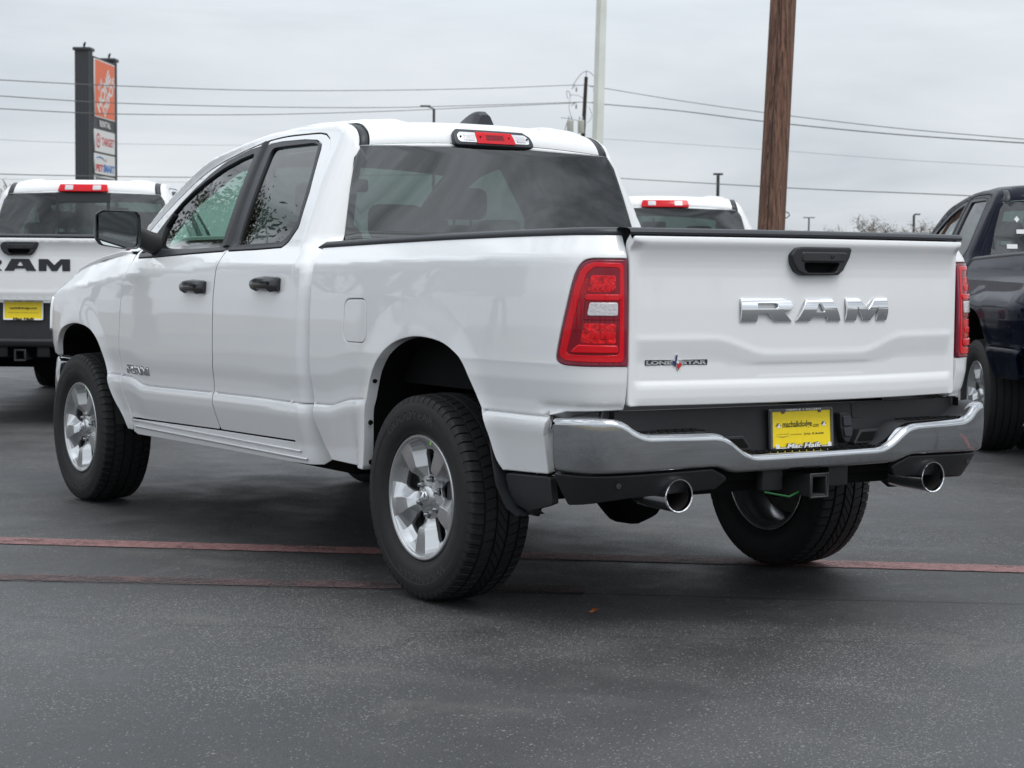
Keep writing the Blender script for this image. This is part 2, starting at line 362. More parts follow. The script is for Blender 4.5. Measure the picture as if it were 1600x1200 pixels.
def resample(P, d):
    P = np.array(P, float); out = []
    for i in range(len(P)):
        a, b = P[i], P[(i+1) % len(P)]; n = max(1, int(math.ceil(np.linalg.norm(b-a)/d)))
        for k in range(n): out.append(a+(b-a)*k/n)
    return np.array(out)
def area(P): return .5*np.sum(P[:, 0]*np.roll(P[:, 1], -1)-np.roll(P[:, 0], -1)*P[:, 1])
def outn(P):
    """outward unit normal per vertex of a ccw loop (mitred)"""
    a = P-np.roll(P, 1, 0); b = np.roll(P, -1, 0)-P
    na = np.stack([a[:, 1], -a[:, 0]], 1); nb = np.stack([b[:, 1], -b[:, 0]], 1)
    na /= np.linalg.norm(na, axis=1)[:, None]+1e-12; nb /= np.linalg.norm(nb, axis=1)[:, None]+1e-12
    n = na+nb; l = np.linalg.norm(n, axis=1)[:, None]+1e-9; n = n/l
    k = 1/np.clip((n*na).sum(1), .5, 1); return n, k[:, None]
def inside(P, poly):
    x, y = P[:, 0], P[:, 1]; c = np.zeros(len(P), bool); n = len(poly)
    for i in range(n):
        x1, y1 = poly[i]; x2, y2 = poly[(i+1) % n]
        if y1 == y2: continue
        k = ((y1 > y) != (y2 > y)) & (x < (x2-x1)*(y-y1)/(y2-y1)+x1); c ^= k
    return c
def segdist(P, poly):
    d = np.full(len(P), 1e9)
    for i in range(len(poly)):
        a = poly[i]; b = poly[(i+1) % len(poly)]; ab = b-a; l = ab@ab+1e-12
        t = np.clip(((P-a)@ab)/l, 0, 1); q = a+t[:, None]*ab; d = np.minimum(d, np.hypot(*(P-q).T))
    return d
def cdt(loops, grid, extra=None):
    """loops[0] outer, others holes. returns 2d points (loop points first, in order) and triangles"""
    pts = np.vstack(loops); edges = []; k = 0
    for l in loops:
        n = len(l); edges += [(k+i, k+(i+1) % n) for i in range(n)]; k += n
    nb = len(pts)
    if grid:
        lo = loops[0].min(0); hi = loops[0].max(0)
        gx = np.arange(lo[0]+grid[0]*.5, hi[0], grid[0]); gy = np.arange(lo[1]+grid[1]*.5, hi[1], grid[1])
        if extra is not None: gy = np.sort(np.concatenate([gy[[np.min(np.abs(extra-g_)) > grid[1]*.3 for g_ in gy]], extra[(extra > lo[1]) & (extra < hi[1])]]))
        if len(gx) and len(gy):
            G = np.stack(np.meshgrid(gx, gy, indexing='ij'), -1)
            G[..., 1] += (np.arange(len(gx)) % 2)[:, None]*1e-5
            G = G.reshape(-1, 2); ok = inside(G, loops[0])
            for h in loops[1:]: ok &= ~inside(G, h)
            G = G[ok]
            if len(G):
                for l in loops: G = G[segdist(G, l) > min(grid)*.42] if len(G) else G
            pts = np.vstack([pts, G])
    v, ee, ff, ov, oe, of = geometry.delaunay_2d_cdt([Vector(p) for p in pts], edges, [], 0, 1e-7)
    v = np.array([tuple(p) for p in v]); f = np.array([tuple(t) for t in ff])
    # map input loop points to output ids
    idm = {}
    for i, o_ in enumerate(ov):
        for s in o_: idm[s] = i
    c = v[f].mean(1); ok = inside(c, loops[0])
    for h in loops[1:]: ok &= ~inside(c, h)
    return v, f[ok], idm, nb
def frame(fn, A, h=1e-4):
    P = fn(A[:, 0], A[:, 1]); du = (fn(A[:, 0]+h, A[:, 1])-fn(A[:, 0]-h, A[:, 1])); dv = (fn(A[:, 0], A[:, 1]+h)-fn(A[:, 0], A[:, 1]-h))
    du /= 2*h; dv /= 2*h
    n = np.cross(du, dv); n /= np.linalg.norm(n, axis=1)[:, None]+1e-12
    return P, n, du, dv
Q = 1.0      # grid factor, larger = coarser
def panel(name, fn, outline, m, parent, holes=(), grid=(.05, .03), edge=.004, depth=.018, gap=.0022, lift=0., mirror=False, flip=False, nr=3, hole_edge=None, sharp_front=False, extra=None, sides=True, warp=False, hem=None):
    """a sheet cut from surface fn(u,v) along outline, with rounded hems that turn inward by depth"""
    grid = (grid[0]*Q, grid[1]*Q) if grid else None
    if warp:
        fn_ = fn; fn = lambda a_, b_: fn_(a_, led_fwd(a_, b_))
    loops = []; dirs = []; eds = []
    for i, l in enumerate([outline]+list(holes)):
        l = np.array(l, float)
        if area(l) < 0: l = l[::-1]
        if grid: l = resample(l, max(grid)*.8)
        if warp: l = np.stack([l[:, 0], led_inv(l[:, 0], l[:, 1])], 1)
        n, k = outn(l); s = 1 if i == 0 else -1
        ed = edge if (i == 0 or hole_edge is None) else hole_edge
        loops.append(l-s*n*k*(gap+ed)); dirs.append((l, n*k*s)); eds.append(ed)
    v, f, idm, nb = cdt(loops, grid, extra)
    sg = -1 if flip else 1
    P, nn, du, dv = frame(fn, v); nn = nn*sg
    V = [P+nn*lift]; NN = [nn]; F = []
    tri = v[f]; a2 = (tri[:, 1, 0]-tri[:, 0, 0])*(tri[:, 2, 1]-tri[:, 0, 1])-(tri[:, 2, 0]-tri[:, 0, 0])*(tri[:, 1, 1]-tri[:, 0, 1])
    for t, a in zip(f, a2):
        t = tuple(t) if (a > 0) != flip else tuple(t[::-1]); F.append(t)
    cnt = len(v); k0 = 0; MI = [0]*len(F)
    for (l, n), ed, lp in (zip(dirs, eds, loops) if sides else ()):
        L = len(l); prev = [idm.get(k0+i, 0) for i in range(L)]; k0 += L; s = area(l) > 0
        isout = (l is dirs[0][0])
        for j in range(1, nr+2):
            if j <= nr: a = (PI/2)*j/nr; off = (ed)*(1-math.sin(a)); dp = ed*(1-math.cos(a))
            else: a = PI/2; off = 0; dp = max(depth, ed)
            q = l-n*(gap+off); Pq, nq, duq, dvq = frame(fn, q); nq = nq*sg
            o3 = duq*n[:, :1]+dvq*n[:, 1:]; o3 -= nq*(o3*nq).sum(1)[:, None]; o3 /= np.linalg.norm(o3, axis=1)[:, None]+1e-12
            V.append(Pq+nq*(lift-dp)); NN.append(nq*math.cos(a)+o3*math.sin(a)); cur = list(range(cnt, cnt+L)); cnt += L
            for i in range(L):
                i2 = (i+1) % L; quad = (prev[i], cur[i], cur[i2], prev[i2])
                if not isout: quad = quad[::-1]
                if flip: quad = quad[::-1]
                F.append(quad); MI.append(1 if (hem is not None and j >= nr) else 0)
            prev = cur
    V = np.vstack(V); NN = np.vstack(NN)
    return mesh_np(name, V, F, m if hem is None else [m, hem], parent, NN, mirror=mirror, mi=MI if hem is not None else None)
def box(name, lo, hi, m, parent=None, bev=.0, seg=2, mirror=False, taper=None, rot=None):
    bm = bmesh.new(); lo = np.array(lo, float); hi = np.array(hi, float); c = (lo+hi)/2; s = hi-lo
    bmesh.ops.create_cube(bm, size=1)
    for v in bm.verts: v.co = Vector((v.co.x*s[0], v.co.y*s[1], v.co.z*s[2]))
    if taper:
        for v in bm.verts:
            if v.co.z > 0: v.co.x *= taper[0]; v.co.y *= taper[1]
    if bev > 0: bmesh.ops.bevel(bm, geom=bm.edges[:], offset=min(bev, min(s)*.49), segments=seg, affect='EDGES', profile=.5)
    if rot: bmesh.ops.rotate(bm, verts=bm.verts, cent=(0, 0, 0), matrix=Matrix.Rotation(rot[1], 3, rot[0]))
    bmesh.ops.translate(bm, verts=bm.verts, vec=Vector(c))
    if mirror:
        for v in bm.verts: v.co.x *= -1
        bmesh.ops.reverse_faces(bm, faces=bm.faces)
    me = bpy.data.meshes.new(name); bm.to_mesh(me); bm.free()
    o = link(name, me, m, parent); return autosmooth(o, 40) if bev > 0 else o
def tube(name, pts, r, m, parent=None, n=12, cap=True, mirror=False, smooth=True):
    pts = [Vector(p) for p in pts]; rr = r if isinstance(r, (list, tuple)) else [r]*len(pts)
    V = []; F = []; prevx = None
    for i, p in enumerate(pts):
        t = (pts[min(i+1, len(pts)-1)]-pts[max(i-1, 0)]).normalized()
        if prevx is None: a = Vector((0, 0, 1)) if abs(t.z) < .9 else Vector((1, 0, 0)); x = t.cross(a).normalized()
        else: x = (prevx-t*prevx.dot(t)).normalized()
        y = t.cross(x); prevx = x
        for k in range(n):
            a = 2*PI*k/n; V.append(tuple(p+(x*math.cos(a)+y*math.sin(a))*rr[i]))
    for i in range(len(pts)-1):
        for k in range(n): F.append((i*n+k, i*n+(k+1) % n, (i+1)*n+(k+1) % n, (i+1)*n+k))
    if cap: F.append(tuple(range(n-1, -1, -1))); F.append(tuple((len(pts)-1)*n+k for k in range(n)))
    o = mesh_np(name, V, F, m, parent, mirror=mirror)
    return autosmooth(o, 50)
def lathe(name, prof, m, parent=None, n=96, axis='x', ang=40, loc=(0, 0, 0), closed=False, mirror=False):
    """prof: (axial, radius)"""
    V = []; F = []; L = len(prof)
    for k in range(n):
        a = 2*PI*k/n
        for (x, r) in prof:
            if axis == 'x': V.append((x+loc[0], r*math.cos(a)+loc[1], r*math.sin(a)+loc[2]))
            elif axis == 'y': V.append((r*math.cos(a)+loc[0], x+loc[1], r*math.sin(a)+loc[2]))
            else: V.append((r*math.cos(a)+loc[0], r*math.sin(a)+loc[1], x+loc[2]))
    for k in range(n):
        k2 = (k+1) % n
        for i in range(L-1 if not closed else L):
            i2 = (i+1) % L; F.append((k*L+i, k2*L+i, k2*L+i2, k*L+i2))
    o = mesh_np(name, V, F, m, parent, mirror=mirror); return autosmooth(o, ang)
def loft(name, rows, m, parent=None, mirror=False, closed=False, ang=35, cap=False):
    V = np.vstack(rows); n = len(rows[0]); F = []
    for i in range(len(rows)-1):
        for k in range(n if closed else n-1):
            k2 = (k+1) % n; F.append((i*n+k, i*n+k2, (i+1)*n+k2, (i+1)*n+k))
    if cap: F.append(tuple(range(n-1, -1, -1))); F.append(tuple((len(rows)-1)*n+k for k in range(n)))
    o = mesh_np(name, V, F, m, parent, mirror=mirror); return autosmooth(o, ang)
_txt = {}
def text2d(s, bold=.0):
    k = (s, bold)
    if k in _txt: return _txt[k]
    c = bpy.data.curves.new('txt', 'FONT'); c.body = s; c.offset = bold; c.resolution_u = 3; o = bpy.data.objects.new('txt', c)
    me = bpy.data.meshes.new_from_object(o)
    v = np.array([tuple(p.co)[:2] for p in me.vertices]); f = [tuple(p.vertices) for p in me.polygons]
    bpy.data.meshes.remove(me); bpy.data.objects.remove(o); bpy.data.curves.remove(c)
    lo = v.min(0); hi = v.max(0); v = (v-lo)/(hi-lo); _txt[k] = (v, f, (hi-lo)[0]/(hi-lo)[1]); return _txt[k]
def text(name, s, fn, x0, x1, z0, z1, m, parent, lift=.001, bold=.0, slant=0., flip=False, mirror=False, thick=0.):
    v, f, ar = text2d(s, bold); u = x0+(x1-x0)*v[:, 0]+slant*(v[:, 1]-.5)*(z1-z0); w = z0+(z1-z0)*v[:, 1]
    P, nn, _, _ = frame(fn, np.stack([u, w], 1)); sg = -1 if flip else 1
    a = sum(area(v[list(t)]) for t in f)*(x1-x0)
    F = [tuple(t) if (a > 0) != flip else tuple(reversed(t)) for t in f]; V = P+nn*sg*lift
    if thick:
        n = len(V); V = np.vstack([V, V-nn*sg*thick]); cnt = {}
        for t in F:
            for i in range(len(t)): cnt[(t[i], t[(i+1) % len(t)])] = 1
        F = F+[(b, a_, a_+n, b+n) for (a_, b) in cnt if (b, a_) not in cnt]
    return mesh_np(name, V, F, m, parent, smooth=False, mirror=mirror)
GLYPH = {
 'R': ([(0, 0), (0, 1), (.80, 1), (.93, .93), (.99, .80), (.99, .62), (.94, .48), (.82, .40), (1.0, 0), (.66, 0), (.50, .34), (.31, .34), (.31, 0)], [[(.31, .58), (.31, .76), (.64, .76), (.69, .72), (.69, .62), (.64, .58)]]),
 'A': ([(0, 0), (.22, 1), (.78, 1), (1, 0), (.70, 0), (.655, .19), (.345, .19), (.30, 0)], [[(.41, .42), (.47, .74), (.53, .74), (.59, .42)]]),
 'M': ([(0, 0), (0, 1), (.30, 1), (.50, .50), (.70, 1), (1, 1), (1, 0), (.75, 0), (.75, .60), (.585, .0), (.415, 0), (.25, .60), (.25, 0)], []),
}
def glyph(ch, fn, x0, x1, z0, z1, m, parent, lift=.014, edge=.003, dome=0., name='badge_letter', mirror=False, flip=False, grid=(.012, .006)):
    o, hs = GLYPH[ch]; f2 = lambda P: np.array([(x0+(x1-x0)*a, z0+(z1-z0)*b) for a, b in P])
    zc, hh = (z0+z1)/2, (z1-z0)/2
    if dome:
        def g(u, v):
            P = fn(u, v); sgn = -1 if flip else 1; d = dome*(1-((v-zc)/hh)**2)
            A = np.stack([np.ravel(u), np.ravel(v)], 1); _, nn, _, _ = frame(fn, A); return P+nn.reshape(P.shape)*sgn*np.asarray(d)[..., None]
    else: g = fn
    return panel(name, g, f2(o), m, parent, holes=[f2(h) for h in hs], grid=grid, edge=edge, depth=lift+.001, gap=0, lift=lift, flip=flip, mirror=mirror, nr=2)
# ---------------------------------------------------------------- wheel (axle along x, outside face towards +x)
_wm = {}
def tyre_mesh(fine=True):
    k = ('t', fine)
    if k in _wm: return _wm[k]
    # section (x, r, kind) kind: 0 plain, 1 shoulder slot, 2 groove bottom, 3 rib sipe
    S0 = [(.098, .238, 0), (.112, .243, 0), (.121, .252, 0), (.124, .262, 0), (.131, .270, 0), (.1365, .290, 0), (.1385, .305, 0), (.139, .318, 0), (.1385, .330, 0), (.1400, .333, 0), (.1395, .345, 0), (.136, .360, 0), (.133, .366, 0),
          (.1335, .3665, 1), (.131, .376, 1), (.127, .385, 1), (.121, .3905, 1), (.108, .3935, 1), (.083, .396, 1), (.0815, .388, 2), (.0735, .388, 2), (.072, .3965, 3), (.052, .3980, 3), (.031, .3990, 3), (.0295, .390, 2), (.0215, .390, 2), (.020, .3995, 3), (0, .400, 3)]
    S1 = S0+[(-x, r, kk) for x, r, kk in S0[-2::-1]]
    npitch = 62 if fine else 30
    ts = [0, .035, .15, .185, .55, .60] if fine else [0]
    V = []; n = 0
    for p in range(npitch):
        for ti, t in enumerate(ts):
            for (x, r, kk) in S1:
                off = 0.; rr = r
                if kk == 1:
                    off = .30*(1 if x > 0 else -1)+.9*(abs(x)-.08)*3
                    if ti in (1, 2) and fine: rr = r-.0085*(1 if abs(x) > .082 else .6)
                    if ti == 5 and fine and abs(x) < .125: rr = r-.003
                elif kk == 3:
                    off = .45*math.sin(x*60)+x*14
                    if ti in (1, 2) and fine: rr = r-.005
                a = 2*PI*(p+t+off)/npitch; V.append((x, rr*math.cos(a), rr*math.sin(a)))
    L = len(S1); NN = npitch*len(ts); F = []
    for k2 in range(NN):
        b = (k2+1) % NN
        for i in range(L-1): F.append((k2*L+i, b*L+i, b*L+i+1, k2*L+i+1))
    F = [tuple(reversed(f)) for f in F]
    me = bpy.data.meshes.new('tyre'); me.from_pydata(V, [], F); me.materials.append(M['rubber'])
    bm = bmesh.new(); bm.from_mesh(me); bmesh.ops.recalc_face_normals(bm, faces=bm.faces)
    for f in bm.faces: f.smooth = True
    for e_ in bm.edges:
        if len(e_.link_faces) == 2 and e_.calc_face_angle(0) > R(28): e_.smooth = False
    bm.to_mesh(me); bm.free(); _wm[k] = me; return me
def rim_face_mesh():
    if 'r' in _wm: return _wm['r']
    RO = .229
    # radial stations: (r, crest depth, valley depth, flat half angle, valley start angle) depth below the flange plane
    st = [(.045, .040, .040, 4, 30), (.062, .043, .043, 5, 30), (.075, .044, .046, 6, 30), (.086, .045, .047, 6, 26), (.098, .038, .049, 6, 23.5), (.112, .024, .051, 7.5, 21.5), (.122, .012, .052, 9.5, 21), (.128, .0105, .052, 10.2, 21), (.150, .009, .050, 10.8, 22),
          (.168, .008, .046, 10.6, 23.5), (.185, .0072, .046, 10.2, 25), (.203, .0065, .034, 9.8, 26.5), (.216, .0058, .018, 9.4, 27), (.2235, .005, .006, 9.2, 27), (RO, .004, .004, 9.2, 27)]
    V = []; F = []; rows = []
    for (r, c, v, a1, a2) in st:
        row = []
        for k in range(5):
            for (ang, d) in ((-36, v), (-(36+a2)/2, v), (-a2, v), (-a1, c), (0, c-.0008), (a1, c), (a2, v), ((36+a2)/2, v)):
                # windows: push the ring of the opening
                row.append(len(V)); a = R(52+72*k+ang); V.append((-d, r*math.cos(a), r*math.sin(a)))
        rows.append(row)
    n = len(rows[0]); mi = []
    for i in range(len(rows)-1):
        rmid = (st[i][0]+st[i+1][0])/2
        for k in range(n):
            s = k % 8
            hole = (.086 < rmid < .186) and s in (0, 1, 6, 7)
            if s in (1, 6) and not (.090 < rmid < .178): hole = False
            if hole and s in (0, 1, 6, 7):
                continue
            F.append((rows[i][k], rows[i][(k+1) % n], rows[i+1][(k+1) % n], rows[i+1][k])); mi.append(0)
    me = bpy.data.meshes.new('rim_face'); me.from_pydata(V, [], F); me.materials.append(M['alu'])
    bm = bmesh.new(); bm.from_mesh(me); bmesh.ops.recalc_face_normals(bm, faces=bm.faces)
    # solid thickness for the spokes
    bm.normal_update()
    if sum(f.normal.x for f in bm.faces) < 0: bmesh.ops.reverse_faces(bm, faces=bm.faces)
    ge = [e_ for e_ in bm.edges if len(e_.link_faces) == 1 and .05 < math.hypot(*(e_.verts[0].co.yz)) < .22]
    ex = bmesh.ops.extrude_edge_only(bm, edges=ge)
    for v in [g_ for g_ in ex['geom'] if isinstance(g_, bmesh.types.BMVert)]: v.co.x -= .014
    bmesh.ops.recalc_face_normals(bm, faces=bm.faces)
    if sum(f.normal.x*f.calc_area() for f in bm.faces) < 0: bmesh.ops.reverse_faces(bm, faces=bm.faces)
    ed = [e_ for e_ in bm.edges if len(e_.link_faces) == 2 and e_.calc_face_angle(0) > R(12)]
    bmesh.ops.bevel(bm, geom=ed, offset=.0010, segments=1, affect='EDGES', profile=.6, clamp_overlap=True)
    for f in bm.faces: f.smooth = True
    for e_ in bm.edges:
        if len(e_.link_faces) == 2 and e_.calc_face_angle(0) > R(11): e_.smooth = False
    bm.to_mesh(me); bm.free(); _wm['r'] = me; return me
def make_wheel(parent, loc, left, fine=True, spin=0., text_on=True):
    w = empty('wheel', loc, PI if left else 0, parent); w.rotation_euler = (spin if not left else -spin, 0, PI if left else 0)
    link('tyre', tyre_mesh(fine), None, w)
    fx = .121           # flange plane
    o = link('rim', rim_face_mesh(), None, w); o.location = (fx, 0, 0)
    lathe('rim_barrel', [(fx-.002, .2285), (fx+.001, .2330), (fx+.0005, .2400), (fx-.004, .2435), (fx-.010, .2440), (fx-.014, .238), (fx-.02, .226), (fx-.06, .216), (-.06, .212), (-.095, .218), (-.112, .228), (-.118, .243), (-.124, .243), (-.122, .236), (-.105, .214), (-.06, .204), (fx-.05, .207), (fx-.012, .221), (fx-.002, .2285)], M['alu'], w, 96 if fine else 40)
    lathe('hub_cap', [(fx-.046, .047), (fx-.030, .044), (fx-.024, .037), (fx-.0215, .022), (fx-.021, .0001)], M['alu'], w, 40)
    if fine:
        # ram-head style emblem on the cap, chrome relief
        for s in (1, -1):
            tube('emblem', [(fx-.0195, .002*s, .014), (fx-.017, .014*s, .020), (fx-.016, .022*s, .010), (fx-.017, .020*s, -.006), (fx-.018, .011*s, -.006), (fx-.018, .012*s, .003)], [.003, .0045, .005, .0045, .0035, .0015], M['chrome'], w, 8)
        tube('emblem', [(fx-.018, 0, .020), (fx-.013, 0, .008), (fx-.011, 0, -.010), (fx-.016, 0, -.022)], [.004, .007, .006, .003], M['chrome'], w, 8)
        for k in range(6):
            a = R(60*k+22); r = .0695; y, z = r*math.cos(a), r*math.sin(a)
            lathe('lug_pocket', [(fx-.0435, .0155), (fx-.0425, .0140), (fx-.060, .0130), (fx-.060, .0001)], M['dark'], w, 20, loc=(0, y, z))
            lathe('lug_nut', [(fx-.058, .0105), (fx-.034, .0105), (fx-.031, .0085), (fx-.026, .0075), (fx-.0235, .005), (fx-.0225, .0001)], M['lug'], w, 12, loc=(0, y, z), ang=50)
    lathe('brake_disc', [(.035, .0001), (.035, .165), (.02, .168), (.02, .172), (-.005, .172), (-.005, .05), (-.08, .05)], M['disc'], w, 40)
    box('brake_caliper', (.0, .09, -.07), (.06, .19, .07), M['steel'], w, .012)
    if fine and text_on:
        def sw(a, r):       # angle measured in the outside view
            r = np.asarray(r, float); a = np.asarray(a, float); x = np.interp(r, [.27, .29, .305, .318, .33, .345, .36], [.131, .1365, .1385, .139, .1385, .1392, .136])
            return np.stack([x+0*a, r*np.cos(a), r*np.sin(a)], -1)
        def arc(s, mid, span, r0, r1):
            text('tyre_lettering', s, lambda u, v: sw(R(mid)-u, v), -R(span)/2, R(span)/2, r0, r1, M['rubber_text'], w, lift=.0012, bold=.015, thick=.002)
        arc('GOODYEAR', 100, 66, .300, .336); arc('WRANGLER', -82, 66, .300, .336)
        tube('chalk_mark', [(fx+.003, .226*math.cos(R(69)), .226*math.sin(R(69))), (fx+.003, .238*math.cos(R(69)), .238*math.sin(R(69)))], .004, M['chalk'], w, 6)
    return w
# ---------------------------------------------------------------- pickup truck
WR = [(2.536, 1.822), (2.60, 1.842), (2.732, 1.851), (2.962, 1.853), (3.106, 1.847), (3.026, 1.347), (2.728, 1.354), (2.487, 1.363), (2.445, 1.39), (2.405, 1.45), (2.44, 1.605), (2.517, 1.794)]
GR = [(3.035, 1.826), (2.869, 1.829), (2.616, 1.830), (2.558, 1.819), (2.497, 1.692), (2.46, 1.577), (2.434, 1.478), (2.462, 1.42), (2.513, 1.387), (2.955, 1.373)]
WF = [(3.124, 1.848), (3.327, 1.826), (3.526, 1.782), (3.664, 1.728), (3.80, 1.659), (3.90, 1.598), (4.0, 1.525), (4.08, 1.455), (4.15, 1.385), (4.175, 1.335), (4.14, 1.312), (3.827, 1.320), (3.427, 1.335), (3.052, 1.347)]
GF = [(3.21, 1.812), (3.365, 1.786), (3.519, 1.748), (3.666, 1.696), (3.80, 1.640), (3.90, 1.585), (3.965, 1.535), (3.995, 1.47), (3.985, 1.358), (3.47, 1.358), (3.133, 1.366)]
def spl(P, n=5): return [tuple(p) for p in catmull(P, n)]
AR = spl([(.672, .553), (.700, .60), (.736, .713), (.797, .814), (.876, .927), (.95, .978), (1.06, 1.009), (1.223, 1.016), (1.383, .984), (1.494, .922), (1.568, .826), (1.600, .713), (1.615, .58), (1.632, .465)])
AF = spl([(5.215, .768), (5.175, .859), (5.07, .920), (4.92, .950), (4.769, .957), (4.60, .934), (4.48, .868), (4.40, .765), (4.33, .62), (4.27, .51), (4.22, .43)])
LT = spl([(.165, 1.318), (.19, 1.3172), (.219, 1.309), (.243, 1.284), (.261, 1.238), (.282, 1.152), (.304, 1.064), (.319, .998), (.320, .980), (.311, .963), (.285, .953), (.240, .9505), (.195, .950)], 4)
def door_top(a, b, n=12): return [(y, float(ZG(y))-.002) for y in np.linspace(a, b, n)]
DF = [(4.135, .497), (4.178, .60), (4.205, .70), (4.215, .80), (4.200, .95), (4.188, 1.08), (4.182, 1.22), (4.195, 1.30), (4.235, 1.36)]+door_top(4.30, 3.125, 18)+[(3.106, 1.80), (3.035, 1.40), (3.05, 1.30), (3.062, 1.15), (3.059, .85), (3.075, .77), (3.082, .70), (3.056, .517)]
DR = [(3.056, .517), (3.082, .70), (3.075, .77), (3.059, .85), (3.062, 1.15), (3.05, 1.30), (3.035, 1.40), (3.106, 1.80), (3.125, float(ZG(3.125))-.002)]+door_top(3.05, 2.60, 5)+[(2.536, 1.868), (2.475, 1.845), (2.425, 1.795), (2.378, 1.66), (2.330, 1.49), (2.300, 1.385), (2.280, 1.30), (2.264, 1.215), (2.250, 1.0), (2.262, .85), (2.282, .76), (2.284, .69), (2.296, .60), (2.296, .54), (2.275, .527)]
FEN = [(4.150, .43), (4.140, .497), (4.178, .60), (4.205, .70), (4.215, .80), (4.200, .95), (4.188, 1.08), (4.182, 1.22), (4.195, 1.29), (4.24, 1.335), (4.45, 1.340), (4.65, 1.318), (4.9, 1.285), (5.1, 1.248), (5.3, 1.19), (5.42, 1.135), (5.455, 1.10), (5.44, 1.03), (5.405, .95), (5.42, .87), (5.43, .775)]+AF
BED = [(2.092, .76), (2.095, .90), (2.095, 1.363), (1.6, 1.378), (1.1, 1.391), (.68, 1.399), (.3, 1.404), (.0566, 1.405), (.0566, 1.3192)]+[(a+.0012*(1 if a > .25 else 0), b+(.0012 if b > 1.2 else (-.0012 if b < 1.0 else 0))) for a, b in LT]+[(.0566, .9488), (.0566, .797), (.30, .790), (.372, .772), (.392, .70), (.397, .563)]+AR+[(1.98, .472), (2.03, .53), (2.07, .64)]
LIGHT = [(.0600, 1.318)]+LT+[(.0600, .950)]
XR = np.array([.660, .678, .688, .6945, .6968, .6982, .6993, .7007, .7020, .7035, .7060, .7120, .825, 1.2655, 1.281, 1.296])
def inset_poly(P, d):
    P = np.array(P, float)
    if area(P) < 0: P = P[::-1]
    n, k = outn(P); return P-n*k*d
